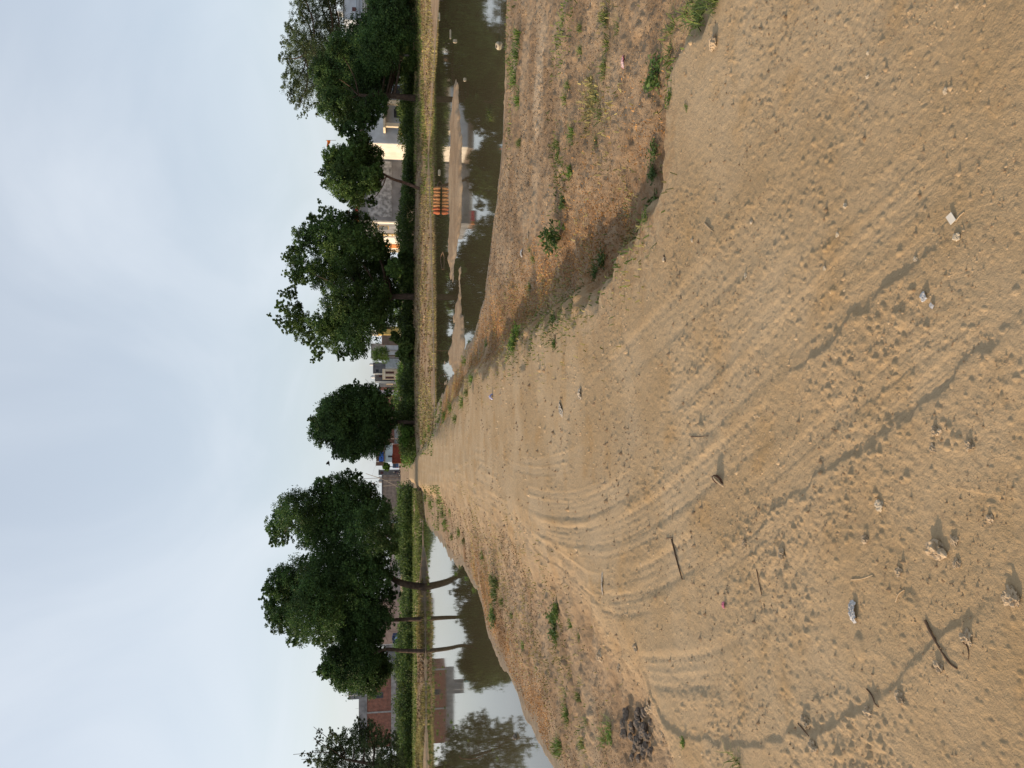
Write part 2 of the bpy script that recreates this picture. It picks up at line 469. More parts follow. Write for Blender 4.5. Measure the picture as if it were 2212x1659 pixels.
    c2 = clods(cx, cy, 0.10, 0.007, 0.028, 0.35, 111)
    offr = (1-on[nearm])[nn]
    c4 = clods(cx, cy, 0.16, 0.015, 0.065, 0.75, 141); c5 = clods(cx, cy, 0.07, 0.010, 0.030, 0.7, 151)
    c3 = clods(cx, cy, 0.33, 0.02, 0.075, 0.30, 121)
    gr = fbm(cx, cy, 0.024, 2, 131, 0.6)*0.0036 + fbm(cx, cy, 0.06, 3, 135)*0.0030 + fbm(cx, cy, 0.16, 3, 133)*0.004
    c[nn] = c1*(0.35+0.65*rough[nn]) + c2*np.clip(rough[nn]-0.15, 0, 1.2)*0.8 + c3*np.clip(rough[nn]-0.55, 0, 1)*0.9 + gr*(0.45+0.8*rough[nn]) + offr*(c4*0.55 + c5*0.7)
    for mx_, my_, rx_, ry_, mh_ in MOUNDS:
        q_ = ((xs-mx_)/rx_)**2 + ((ys-my_)/ry_)**2 + fbm(xs, ys, 0.07, 3, 95)*0.35
        dz += mh_*sstep(1.15, 0.25, q_)
    dz = (dz + c) * m_on
    zz_ = z.copy(); zz_[nearm] = z[nearm] + dz
    z = zz_
    z = np.where(d > 0.05, np.maximum(z, W_Z + 0.006 + 0.02*np.clip(d, 0, 1)), z)
    lit = np.zeros(shp)
    ac, al, L = line_coord(X, Y, LITTER_LINE); lit = np.exp(-(ac/np.clip(0.45+Y*0.02, 0.5, 1.0))**2)
    z = np.where(d > 0.6, z - 0.13*lit*(1-on)*sstep(24, 10, Y)*(0.6+0.8*vnoise(X*1.7, Y*1.7, 93)), z)
    # masks
    T = np.zeros(shp, dtype=np.float32); T[nearm] = trk
    B = np.zeros(shp, dtype=np.float32); B[nearm] = np.clip(brk, 0, 1)
    wet = np.where(dB < 0.4, 0.55 + 0.4*sstep(-0.5, 0.3, dB), sstep(0.9, 0.05, d))
    wet = np.where((d < 0) & (dB > 0.15), 1.0, wet)
    lit = np.zeros(shp)
    ac, al, L = line_coord(X, Y, LITTER_LINE); lit = np.exp(-(ac/np.clip(0.45+Y*0.02, 0.5, 1.0))**2)
    ac, al, L = line_coord(X, Y, LITTER_L); lit = np.maximum(lit, 0.8*np.exp(-(ac/0.5)**2))
    lit = lit * sstep(0.2, 0.8, d)
    pale = np.zeros(shp)
    for P_ in PALE:
        ac, al, L = line_coord(X, Y, P_); pale = np.maximum(pale, np.exp(-(ac/0.32)**2)*sstep(0, 1, al)*sstep(L, L-1, al))
    PALE_OUT[0] = (pale*sstep(0.3, 0.6, vnoise(X*2.3, Y*1.1, 91))).astype(np.float32)
    return z, on.astype(np.float32), wet.astype(np.float32), lit.astype(np.float32), T, B, d

GRID = {}
def look(x, y, what):
    """height (or a mask) of the built ground under the points x, y"""
    x = np.atleast_1d(np.asarray(x, float)); y = np.atleast_1d(np.asarray(y, float))
    yy, aa, sc = GRID['yy'], GRID['aa'], GRID['scale']
    j = np.clip(np.searchsorted(yy, y)-1, 0, len(yy)-2); v = np.clip((y-yy[j])/(yy[j+1]-yy[j]), 0, 1)
    def row(r):
        a = x/sc[r]; i = np.clip(np.searchsorted(aa, a)-1, 0, len(aa)-2); u = np.clip((a-aa[i])/(aa[i+1]-aa[i]), 0, 1)
        return GRID[what][r, i]*(1-u) + GRID[what][r, i+1]*u
    return row(j)*(1-v) + row(j+1)*v

def build_ground():
    ys = [1.15]
    while ys[-1] < 6: ys.append(ys[-1] + max(0.0035, ys[-1]**2/1100))
    while ys[-1] < 70: ys.append(ys[-1]*1.0062)
    while ys[-1] < 5500: ys.append(ys[-1]*1.045)
    back = [-90, -60, -40, -26, -17, -11, -7, -4.5, -3, -2, -1.2, -0.6, -0.2, 0.2, 0.5, 0.75, 0.95]
    yy = np.array(back + ys)
    a = np.arange(-0.60, 0.6001, 0.0017)
    out = [0.615]
    while out[-1] < 7: out.append(out[-1]*1.06 + 0.003)
    out = np.array(out)
    aa = np.concatenate([-out[::-1], a, out])
    scale = np.where(yy > 1.3, yy, 1.3 + np.maximum(0, 0.5-yy)*0.8)
    X = aa[None, :] * scale[:, None]
    Y = np.repeat(yy[:, None], len(aa), axis=1)
    z, on, wet, lit, T, B, d = terrain(X, Y)
    GRID.update(yy=yy, aa=aa, scale=scale, z=z, on=on, d=d)
    nr, nc = X.shape
    V = np.stack([X, Y, z], axis=-1).reshape(-1, 3)
    i = np.arange(nr-1)[:, None]*nc + np.arange(nc-1)[None, :]
    Fc = np.stack([i, i+1, i+nc+1, i+nc], axis=-1).reshape(-1, 4)
    me = mesh_np("ground", V, Fc, smooth=True)
    for nm, arr in (("on", on), ("wet", wet), ("lit", lit), ("trk", T), ("brk", B), ("pale", PALE_OUT[0])):
        at_ = me.attributes.new(nm, 'FLOAT', 'POINT')
        at_.data.foreach_set("value", np.ascontiguousarray(arr, dtype=np.float32).ravel())
    return me

def ground_mat():
    m = bpy.data.materials.new("dirt"); m.use_nodes = True
    t = m.node_tree; b = t.nodes['Principled BSDF']
    b.inputs['Specular IOR Level'].default_value = 0.15
    geo = t.nodes.new("ShaderNodeNewGeometry")
    def noise(scale, detail=6, rough=0.55, vec=None):
        n = t.nodes.new("ShaderNodeTexNoise"); n.inputs['Scale'].default_value = scale; n.inputs['Detail'].default_value = detail; n.inputs['Roughness'].default_value = rough
        t.links.new(vec or geo.outputs['Position'], n.inputs['Vector']); return n.outputs['Fac']
    def attr(nm):
        n = t.nodes.new("ShaderNodeAttribute"); n.attribute_name = nm; return n.outputs['Fac']
    def math_(op, a, b_=None, clamp=False):
        n = t.nodes.new("ShaderNodeMath"); n.operation = op; n.use_clamp = clamp
        for k, v in enumerate((a, b_)):
            if v is None: continue
            if isinstance(v, (int, float)): n.inputs[k].default_value = v
            else: t.links.new(v, n.inputs[k])
        return n.outputs[0]
    def rng(v, a, b_, c=0.0, d_=1.0):
        n = t.nodes.new("ShaderNodeMapRange"); n.interpolation_type = 'SMOOTHSTEP'
        for k, q in zip(('From Min', 'From Max', 'To Min', 'To Max'), (a, b_, c, d_)): n.inputs[k].default_value = q
        t.links.new(v, n.inputs['Value']); return n.outputs[0]
    def mix(f, A, B_):
        n = t.nodes.new("ShaderNodeMix"); n.data_type = 'RGBA'
        if isinstance(f, (int, float)): n.inputs['Factor'].default_value = f
        else: t.links.new(f, n.inputs['Factor'])
        for k, v in (('A', A), ('B', B_)):
            if isinstance(v, tuple): n.inputs[k].default_value = (*v, 1)
            else: t.links.new(v, n.inputs[k])
        return n.outputs['Result']
    sand = (0.340, 0.240, 0.132); pale = (0.400, 0.298, 0.182); ochre = (0.34, 0.208, 0.084); greyd = (0.275, 0.215, 0.140)
    c = mix(rng(noise(0.9, 5), 0.35, 0.65), sand, pale)
    c = mix(math_('MULTIPLY', rng(noise(2.1, 6), 0.52, 0.72), 0.55), c, ochre)
    c = mix(math_('MULTIPLY', rng(noise(1.3, 6, 0.6), 0.56, 0.75), 0.5), c, greyd)
    c = mix(math_('MULTIPLY', rng(noise(38, 4, 0.7), 0.52, 0.72), 0.5), c, (0.20, 0.14, 0.088))
    c = mix(math_('MULTIPLY', rng(noise(70, 3, 0.7), 0.60, 0.78), 0.4), c, (0.50, 0.395, 0.265))
    c = mix(math_('MULTIPLY', attr("trk"), 0.25), c, (0.43, 0.335, 0.22))
    c = mix(math_('MULTIPLY', attr("brk"), 0.45), c, (0.38, 0.27, 0.155))
    # off the track: browner soil, dried scraps of weed
    off = math_('SUBTRACT', 1.0, attr("on"), True)
    brown = mix(rng(noise(1.1, 6, 0.6), 0.38, 0.62), (0.23, 0.152, 0.088), (0.34, 0.245, 0.155))
    brown = mix(math_('MULTIPLY', rng(noise(16, 5, 0.75), 0.5, 0.68), 0.55), brown, (0.125, 0.072, 0.036))
    brown = mix(math_('MULTIPLY', rng(noise(0.5, 4), 0.55, 0.7), 0.6), brown, (0.41, 0.315, 0.21))
    c = mix(math_('MULTIPLY', off, 0.9), c, brown)
    c = mix(math_('MULTIPLY', attr("pale"), 0.75), c, (0.46, 0.355, 0.24))
    lf = math_('MULTIPLY', attr("lit"), rng(noise(9, 6, 0.8), 0.40, 0.62), True)
    c = mix(math_('MULTIPLY', lf, 0.75), c, (0.19, 0.085, 0.028))  # rusty weeds, darkened further for the shade in the ditch
    wetc = mix(rng(noise(5, 4), 0.4, 0.6), (0.175, 0.140, 0.098), (0.235, 0.185, 0.125))
    wf = rng(attr("wet"), 0.35, 0.95)
    c = mix(math_('MULTIPLY', wf, 0.8), c, wetc)
    t.links.new(c, b.inputs['Base Color'])
    t.links.new(rng(attr("wet"), 0.5, 1.0, 0.95, 0.7), b.inputs['Roughness'])
    h = math_('ADD', math_('MULTIPLY', noise(120, 4, 0.7), 0.006), math_('MULTIPLY', noise(28, 5, 0.65), 0.012))
    h = math_('ADD', h, math_('MULTIPLY', math_('MULTIPLY', noise(9, 6, 0.7), 0.05), off))
    bp = t.nodes.new("ShaderNodeBump"); bp.inputs['Strength'].default_value = 0.8; bp.inputs['Distance'].default_value = 1.0
    t.links.new(h, bp.inputs['Height']); t.links.new(bp.outputs[0], b.inputs['Normal'])
    return m

gme = build_ground()
g_ob = link("ground", gme, ground_mat())
tag(g_ob, kind="structure")

def tz(x, y):
    return float(look(x, y, 'z')[0])

def gpt(px, y, z0=0.0):
    z = z0
    for _ in range(4):
        p = gz(px, y, z)
        z = 0.5*z + 0.5*max(tz(p.x, p.y), W_Z)
    p.z = tz(p.x, p.y)
    return p

# ------------------------------------------------------------------ water
def water_mat():
    m = bpy.data.materials.new("murky_water"); m.use_nodes = True
    t = m.node_tree; b = t.nodes['Principled BSDF']
    b.inputs['Base Color'].default_value = (0.085, 0.070, 0.038, 1)
    b.inputs['Roughness'].default_value = 0.03
    b.inputs['IOR'].default_value = 1.33
    b.inputs['Specular IOR Level'].default_value = 0.5
    geo = t.nodes.new("ShaderNodeNewGeometry")
    def noise(scale, sx, sy, detail):
        mp_ = t.nodes.new("ShaderNodeMapping"); mp_.inputs['Scale'].default_value = (sx, sy, 1)
        t.links.new(geo.outputs['Position'], mp_.inputs[0])
        n = t.nodes.new("ShaderNodeTexNoise"); n.inputs['Scale'].default_value = scale; n.inputs['Detail'].default_value = detail
        t.links.new(mp_.outputs[0], n.inputs['Vector']); return n.outputs['Fac']
    a = noise(5.0, 1.0, 0.6, 3); c = noise(0.35, 1, 1, 2)
    ad = t.nodes.new("ShaderNodeMapRange"); ad.inputs['From Min'].default_value = 0.45; ad.inputs['From Max'].default_value = 0.62
    ad.inputs['To Min'].default_value = 0.10; ad.inputs['To Max'].default_value = 1.0
    t.links.new(c, ad.inputs['Value'])
    mu = t.nodes.new("ShaderNodeMath"); mu.operation = 'MULTIPLY'
    t.links.new(a, mu.inputs[0]); t.links.new(ad.outputs[0], mu.inputs[1])
    bp = t.nodes.new("ShaderNodeBump"); bp.inputs['Strength'].default_value = 0.22; bp.inputs['Distance'].default_value = 0.003
    t.links.new(mu.outputs[0], bp.inputs['Height']); t.links.new(bp.outputs[0], b.inputs['Normal'])
    return m
WM = water_mat()
def water(x0, x1, y0, y1):
    me = mesh_np("water", [(x0, y0, W_Z), (x1, y0, W_Z), (x1, y1, W_Z), (x0, y1, W_Z)], [(0, 1, 2, 3)])
    return tag(link("water", me, WM), kind="structure")
rp_ = np.array(R_POND); lp_ = np.array(L_POND)
water(rp_[:, 0].min()-1, rp_[:, 0].max()-6, rp_[:, 1].min()+1, rp_[:, 1].max()+2)
water(lp_[:, 0].min()+6, lp_[:, 0].max()+0.5, lp_[:, 1].min()+1, lp_[:, 1].max()+2)

#@@TREES
# ------------------------------------------------------------------ trees and undergrowth
BARK = mat("bark", (0.075, 0.052, 0.038), 0.95, 0.35, 4.0, 0.6)
BARK2 = mat("reddish_bark", (0.11, 0.065, 0.045), 0.95, 0.35, 4.0, 0.6)
LEAF_DARK = leaf_mat("dark_leaves", (0.022, 0.055, 0.018), (0.080, 0.138, 0.036))
LEAF_MID = leaf_mat("mid_leaves", (0.026, 0.060, 0.017), (0.095, 0.150, 0.036))
LEAF_GREY = leaf_mat("greyish_leaves", (0.030, 0.055, 0.022), (0.095, 0.125, 0.048))
LEAF_BRIGHT = leaf_mat("bright_leaves", (0.045, 0.095, 0.016), (0.120, 0.200, 0.040))
HEDGE_LEAF = leaf_mat("undergrowth_leaves", (0.022, 0.050, 0.012), (0.110, 0.155, 0.036))
DRYGRASS = leaf_mat("dry_grass_blades", (0.16, 0.15, 0.05), (0.36, 0.30, 0.12), 0.25)
GREENGRASS = leaf_mat("green_grass_blades", (0.055, 0.095, 0.020), (0.18, 0.21, 0.055), 0.3)
RUSTWEED = leaf_mat("rusty_dead_weed", (0.20, 0.085, 0.025), (0.48, 0.27, 0.10), 0.2)

def leaf_quads(C, L, Wd, rng, droop=0.3, flat=0.0):
    """four-point leaves at the points C, every one turned its own way"""
    n = len(C)
    a = rng.normal(size=(n, 3)); a[:, 2] -= droop; a /= np.linalg.norm(a, axis=1, keepdims=True)
    r = rng.normal(size=(n, 3)); r[:, 2] *= (1-flat)
    b = np.cross(a, r); b /= np.linalg.norm(b, axis=1, keepdims=True) + 1e-9
    L = L * rng.uniform(0.6, 1.35, (n, 1)); Wd = Wd * rng.uniform(0.6, 1.3, (n, 1))
    V = np.stack([C - a*L*0.5, C + b*Wd*0.5 + a*L*0.05, C + a*L*0.5, C - b*Wd*0.5 + a*L*0.05], axis=1).reshape(-1, 3)
    Fc = np.arange(4*n).reshape(n, 4)
    return V, Fc

def cloud_points(blobs, total, rng, sub=0.27, inner=0.18):
    """points gathered in twigs over the shells of the blobs (x, y, z, r)"""
    B = np.array(blobs); wts = B[:, 3]**2.1; wts /= wts.sum()
    pts = []
    for (x, y, z, r), f in zip(B, wts):
        n = max(30, int(total*f))
        k = max(7, int(9 + n/38))
        dr = rng.normal(size=(k, 3)); dr /= np.linalg.norm(dr, axis=1, keepdims=True)
        rad = r*np.where(rng.random(k) < inner, rng.uniform(0.1, 0.6, k), rng.uniform(0.60, 1.16, k))
        cen = np.array([x, y, z]) + dr*rad[:, None]*np.array([1, 1, 0.95])
        sr = r*sub*rng.uniform(0.5, 1.25, k)
        pick = rng.integers(0, k, n)
        o = rng.normal(size=(n, 3)); o /= np.linalg.norm(o, axis=1, keepdims=True) + 1e-9
        o *= (rng.random((n, 1))**0.5)
        pts.append(cen[pick] + o*sr[pick][:, None]*np.array([1.0, 1.0, 0.75]))
    return np.concatenate(pts)

def tree(name, label, D, base, trunk, blobs, leaves, lsize, leafm, barkm=BARK, r0=0.3, seed=1, group=None, limbs=True, cat="tree", deep=0.55, sub=0.27):
    rng = np.random.default_rng(seed)
    unit = D/F_PX
    bp = at(base[0], base[1], D)
    bp.z = tz(bp.x, bp.y) - 0.08
    root = thing(name, bp, label, cat, group)
    T = [bp] + [at(p, y, D + rng.uniform(-0.6, 0.6)) for p, y in trunk]
    W3 = []
    allp = [at(p, y, D) for p, y, r in blobs]
    cx = sum(p.x for p in allp)/len(allp); half = max(abs(p.x-cx) for p in allp) + 1e-6
    for (p, y, r), q in zip(blobs, allp):
        lim = deep*half*math.sqrt(max(0.05, 1-((q.x-cx)/half)**2))
        dd = rng.uniform(-lim, lim)
        c = at(p, y, D+dd)
        W3.append((c.x, c.y, c.z, r*unit*0.97))
    pts = cloud_points(W3, leaves, rng, sub)
    V, Fc = leaf_quads(pts - np.array(bp), lsize, lsize*0.62, rng)
    cr = link("crown", mesh_np("crown", V, Fc), leafm, root)
    bm = bmesh.new()
    TS = smooth_line(T, 2)
    n = len(TS)
    rad = [r0*(1.35 if i == 0 else 1)*(1-0.62*i/(n-1)) for i in range(n)]
    add_tube(bm, [p-bp for p in TS], rad, 9)
    tip = TS[-1]
    if limbs:
        order = sorted(range(len(W3)), key=lambda i: -W3[i][3])
        for i in order[:16]:
            c = Vector(W3[i][:3])
            # each limb leaves the trunk where it passes nearest, climbing
            cand = [q for q in TS[n//3:] if q.z < c.z] or [tip]
            s = min(cand, key=lambda q: (q-c).length)
            k = TS.index(s) if s in TS else n-1
            mid = s.lerp(c, 0.5) + Vector((rng.uniform(-.4, .4), rng.uniform(-.4, .4), -0.12*(c-s).length))
            P = smooth_line([s, mid, c, c + (c-mid)*0.35], 2)
            rb = rad[k]*0.55
            add_tube(bm, [p-bp for p in P], [max(0.018, rb*(1-0.85*j/(len(P)-1))) for j in range(len(P))], 6)
            for _ in range(3):
                e = c + Vector(rng.normal(size=3))*W3[i][3]*0.55
                m_ = c.lerp(e, .5) + Vector(rng.normal(size=3))*0.15
                add_tube(bm, [c-bp, m_-bp, e-bp], [rb*0.25+0.01, rb*0.16+0.008, 0.008], 5)
    bm_obj("trunk", bm, barkm, root, smooth=True)
    return root

tree("spreading_tree", "huge broad dark tree with a forked leaning trunk left of the track's end", 62, (898, 1270),
     [(872, 1262), (850, 1252), (832, 1236), (812, 1220), (790, 1205)],
     [(760,1100,58),(700,1100,52),(640,1108,44),(604,1130,28),(800,1140,52),(720,1160,50),(668,1150,34),(740,1052,32),(790,1080,38),(768,1030,14),(752,1018,9),(700,1055,24),(830,1170,32),(588,1150,14),(820,1100,26),(588,1172,10),(610,1160,20),
      (760,1240,58),(700,1262,60),(645,1258,50),(606,1258,34),(582,1268,16),(625,1310,44),(680,1322,56),(740,1312,56),(800,1300,46),(604,1338,26),(640,1368,24),(720,1365,34),(830,1340,22),(580,1312,18),(820,1240,36),(668,1216,22),(724,1210,36),(632,1384,12),(690,1384,16),(566,1290,8),(800,1205,34),(850,1190,16),(846,1280,18)],
     258750, 0.144, LEAF_DARK, r0=0.31, seed=3)
tree("slender_tree", "slender tree with a straight thin trunk standing in front of the plain pinkish wall", 61.5, (899, 1338),
     [(870, 1338), (845, 1340), (815, 1337), (780, 1340)],
     [(800,1345,34),(770,1362,34),(744,1345,36),(812,1370,20),(785,1320,30),(820,1325,18)], 47435, 0.144, LEAF_DARK, r0=0.19, seed=4)
tree("bushy_tree", "compact dark bushy tree with a curved leaning trunk beside the brick house", 60.5, (893, 1408),
     [(865, 1406), (845, 1402), (828, 1403), (800, 1415), (775, 1430)],
     [(770,1440,50),(732,1425,34),(705,1448,18),(692,1447,9),(800,1420,36),(800,1462,36),(742,1462,26),(770,1480,16),(824,1440,24),(790,1490,10),(750,1405,22)], 86250, 0.135, LEAF_DARK, r0=0.18, seed=5)
tree("loose_tree", "loose airy tree with many sky gaps in front of the brick house's lower end", 70, (893, 1668),
     [(860, 1664), (830, 1655), (790, 1648), (745, 1640)],
     [(800,1650,46),(760,1600,34),(724,1622,32),(702,1650,30),(800,1592,32),(842,1640,32),(690,1602,11),(668,1640,14),(835,1690,50),(740,1700,60),(775,1562,14),(690,1580,8),(720,1588,16),(654,1628,6),(800,1565,12),(840,1600,20)], 64687, 0.129, LEAF_GREY, r0=0.24, seed=6, sub=0.22)
tree("round_tree", "neat round dark tree on a straight thin trunk, just beside the track's far end", 63.5, (898, 913),
     [(870, 912), (850, 911), (825, 912), (790, 913), (750, 912)],
     [(760,912,62),(722,900,40),(704,930,34),(692,914,22),(680,914,12),(790,880,44),(800,940,44),(760,962,32),(752,866,30),(800,852,24),(822,900,34),(768,984,11),(738,966,22),(760,845,14),(775,838,10),(826,935,18),(830,870,16),(712,880,22),(816,960,14),(672,905,7),(690,938,11),(700,952,8),(725,985,9),(742,992,7),(790,972,9),(752,842,11),(768,826,7),(785,834,7),(722,868,9),(700,886,8),(838,850,10),(842,925,9)],
     146625, 0.139, LEAF_DARK, r0=0.19, seed=7)
tree("wide_tree", "wide open-crowned tree with bare forked limbs showing against the sky behind the mud bars", 62, (898, 641),
     [(868, 640), (845, 641), (828, 648), (808, 655), (785, 660)],
     [(700,452,11),(688,436,6),(680,478,18),(720,480,28),(770,485,30),(660,512,27),(702,520,40),(750,530,46),(800,522,38),(642,545,22),(618,555,10),(652,582,28),(700,588,38),(760,590,52),(820,560,40),(830,602,40),(640,604,14),(616,592,8),(628,632,15),(608,634,8),(610,662,14),(640,680,24),(600,692,10),(582,680,5),(620,704,17),(650,712,24),(692,700,26),(740,652,42),(720,722,36),(780,702,46),(800,650,44),(770,750,27),(738,764,14),(690,764,14),(676,778,7),(680,742,18),(840,645,30),(830,690,28),(850,580,20),(730,690,30),(745,470,14),(660,740,10)],
     189747, 0.139, LEAF_MID, r0=0.28, seed=8, sub=0.25)
tree("crooked_tree", "smaller tree with a crooked leaning trunk in front of the rough grey wall", 58.5, (889, 408),
     [(873, 394), (850, 388), (832, 378), (819, 370), (800, 361), (780, 362)],
     [(720,365,20),(697,372,10),(740,392,32),(760,352,34),(722,340,24),(792,392,28),(770,422,22),(742,424,14),(800,342,28),(780,312,24),(812,372,18),(802,436,12),(760,442,9),(772,446,6),(815,400,12),(706,395,12),(745,330,18)],
     73312, 0.129, LEAF_MID, r0=0.13, seed=9, barkm=BARK2)
tree("tall_airy_tree", "tall airy grey-green tree rising behind the dense dark tree", 76, (884, 120),
     [(820, 118), (760, 115), (700, 112), (660, 112)],
     [(650,28,26),(640,90,30),(618,126,17),(660,130,42),(640,180,30),(680,182,36),(650,220,22),(658,246,9),(690,82,42),(700,30,32),(690,228,18),(630,62,18),(702,130,42),(720,0,26),(660,-2,24),(606,124,7),(628,160,14),(645,252,5),(700,-30,40),(730,60,30),(612,95,8),(625,205,10)],
     81937, 0.115, LEAF_GREY, r0=0.4, seed=10, sub=0.27)
tree("dense_tree", "massive dense dark tree with low hanging crown in front of the pale porch house", 60.5, (890, 212),
     [(866, 209), (842, 207), (822, 203), (800, 208), (775, 205)],
     [(760,200,52),(722,228,32),(702,152,30),(760,120,52),(800,170,52),(812,228,26),(792,258,22),(742,268,20),(820,100,50),(850,55,44),(845,150,32),(786,72,38),(705,196,22),(722,180,40),(690,170,12),(840,18,44),(832,15,40),(770,285,14),(755,280,14),(730,105,26),(835,-30,50),(775,250,24),(760,310,14),(740,288,10)],
     224247, 0.139, LEAF_DARK, r0=0.26, seed=11)
tree("small_tree", "small bright green round tree between the grey houses behind the undergrowth", 210, (856, 768),
     [(846, 768), (836, 769), (826, 768)],
     [(822,766,17),(813,772,11),(830,757,10),(832,776,10),(810,760,8)], 19406, 0.144, LEAF_BRIGHT, r0=0.22, seed=12)
tree("small_tree", "little green tree beside the brick hut with the blue tarpaulin", 216, (858, 1008),
     [(848, 1008), (840, 1008)],
     [(834,1008,8),(830,1003,5),(836,1013,5)], 5175, 0.346, LEAF_BRIGHT, r0=0.15, seed=13)

def tri_blades(P, H, Wd, rng, lean=0.5):
    """grass blades: slim bent quads standing on the points P"""
    n = len(P)
    ang = rng.uniform(0, 2*np.pi, n)
    ln = rng.normal(size=(n, 2))*lean
    H = H*rng.uniform(0.5, 1.3, n)
    sx, sy = np.cos(ang)*Wd/2, np.sin(ang)*Wd/2
    A = P + np.stack([-sx, -sy, 0*sx], 1); B = P + np.stack([sx, sy, 0*sx], 1)
    Mx = P + np.stack([ln[:, 0]*H*0.3, ln[:, 1]*H*0.3, H*0.6], 1)
    Tp = P + np.stack([ln[:, 0]*H, ln[:, 1]*H, H*np.maximum(0.35, 1-0.3*np.abs(ln).sum(1))], 1)
    m1 = Mx + np.stack([sx, sy, 0*sx], 1)*0.8; m2 = Mx - np.stack([sx, sy, 0*sx], 1)*0.8
    V = np.stack([A, B, m1, Tp, m2], 1).reshape(-1, 3)
    base = np.arange(n)[:, None]*5
    Fc = np.concatenate([base+np.array([[0, 1, 2, 4]]), base+np.array([[4, 2, 3, 3]])], 0)
    return V, Fc[:n], base + np.array([[4, 2, 3]])

def blades_mesh(name, P, H, Wd, rng, lean=0.5):
    V, Q, Tr = tri_blades(P, H, Wd, rng, lean)
    me = bpy.data.meshes.new(name)
    V = V.astype(np.float32)
    me.vertices.add(len(V)); me.vertices.foreach_set("co", V.ravel())
    idx = np.concatenate([Q.ravel(), Tr.ravel()]).astype(np.int32)
    me.loops.add(len(idx)); me.loops.foreach_set("vertex_index", idx)
    tot = np.concatenate([np.full(len(Q), 4), np.full(len(Tr), 3)]).astype(np.int32)
    st = np.concatenate([[0], np.cumsum(tot)[:-1]]).astype(np.int32)
    me.polygons.add(len(tot)); me.polygons.foreach_set("loop_start", st); me.polygons.foreach_set("loop_total", tot)
    me.update(calc_edges=True)
    return me

def ground_z(x, y):
    return look(x, y, 'z'), look(x, y, 'd'), look(x, y, 'on')

# undergrowth: the dark hedge of weeds and bushes along the far bank, open where the track comes through
def undergrowth(name, label, yi0, yi1, n, hpx, D0, mat_, seed, lsize=0.18, spread=3.5):
    rng = np.random.default_rng(seed)
    pts = []
    m = int(n/55)
    yi = rng.uniform(yi0, yi1, m)
    D = D0 + rng.uniform(0, spread, m)
    x = (CY-yi)/F_PX*D/1.01
    D = np.maximum(D + fbm(x, x*0, 4.0, 3, seed)*2.0, D0 - 0.1 + 0.5*vnoise(x/0.9, x*0, seed+9))
    hh = hpx*D0/F_PX*(0.30+0.70*vnoise(x/4.5, x*0+seed, seed)+0.75*vnoise(x/1.3, x*0+seed, seed+5)+0.2*rng.random(m))
    hh = hh*(0.62+0.38*(D-D0)/spread)
    zz, _, _ = ground_z(x, D)
    for i in range(m):
        k = 55
        u = rng.random(k)**0.75
        pts.append(np.stack([x[i]+rng.normal(size=k)*0.0052*D0, D[i]+rng.normal(size=k)*0.0052*D0, zz[i]+u*hh[i]], 1))
    V, Fc = leaf_quads(np.concatenate(pts), lsize, lsize*0.5, rng, droop=-0.5)
    o = link(name, mesh_np(name, V, Fc), mat_)
    return tag(o, label, "undergrowth", kind="stuff")
undergrowth("undergrowth", "dark tangled undergrowth along the far bank behind the right pond", -260, 981, 88000, 29, 62.5, HEDGE_LEAF, 21)
undergrowth("undergrowth", "dark tangled undergrowth along the far bank behind the left pond", 1056, 1960, 80000, 34, 104, HEDGE_LEAF, 22, 0.30, 7)
undergrowth("undergrowth", "yellowish sunlit weeds on top of the bank below the distant brick walls", 770, 1000, 9000, 36, 75, LEAF_BRIGHT, 23, 0.24, 4)
undergrowth("undergrowth", "light green weeds at the foot of the rough grey brick wall", 1050, 1240, 7000, 34, 124, LEAF_BRIGHT, 24, 0.30, 4)
undergrowth("undergrowth", "light green weeds under the bushy tree and the tarpaulin", 1285, 1430, 7000, 34, 122, LEAF_BRIGHT, 25, 0.30, 4)
undergrowth("undergrowth", "light green weeds below the wide tree", 560, 700, 6000, 36, 72, LEAF_BRIGHT, 26, 0.22, 3)

def grass_patch(name, label, sampler, n, H, Wd, m, seed, lean=0.5, cat="grass", minz=W_Z+0.005):
    rng = np.random.default_rng(seed)
    x, y = sampler(rng, n)
    z, d, on = ground_z(x, y)
    k = (z > minz) & (d > 0.1)
    P = np.stack([x[k], y[k], z[k]-0.01], 1)
    # thin out into tufts
    keep = fbm(P[:, 0], P[:, 1], 2.2, 3, seed) + rng.normal(size=len(P))*0.15 > -0.08
    P = P[keep]
    return tag(link(name, blades_mesh(name, P, H, Wd, rng, lean), m), label, cat, kind="stuff")

def strip(y0, y1, D0, D1):
    def f(rng, n):
        yi = rng.uniform(y0, y1, n); u = rng.random(n); D = D0*(D1/D0)**u
        return (CY-yi)/F_PX*D/1.005, D
    return f
grass_patch("grass", "thin dry yellow grass on the sandy far bank of the right pond", strip(-200, 960, 44, 62), 22000, 0.13, 0.05, DRYGRASS, 31)
grass_patch("grass", "green creeping grass on the far bank near the fence", strip(-150, 420, 54, 63), 7000, 0.20, 0.05, GREENGRASS, 32)
grass_patch("grass", "yellow-green grass strip along the far bank of the left pond", strip(1060, 1860, 59, 63), 16000, 0.20, 0.06, DRYGRASS, 33)
grass_patch("grass", "rough olive grass on the low ground behind the left pond's bank", strip(1054, 1900, 62.5, 106), 26000, 0.30, 0.09, GREENGRASS, 36)
grass_patch("grass", "green weeds scattered over the far right verge of the track", strip(860, 985, 36, 63), 1500, 0.13, 0.045, GREENGRASS, 34)
grass_patch("grass", "green weeds scattered over the far left verge of the track", strip(1048, 1150, 30, 63), 1500, 0.13, 0.045, GREENGRASS, 35)

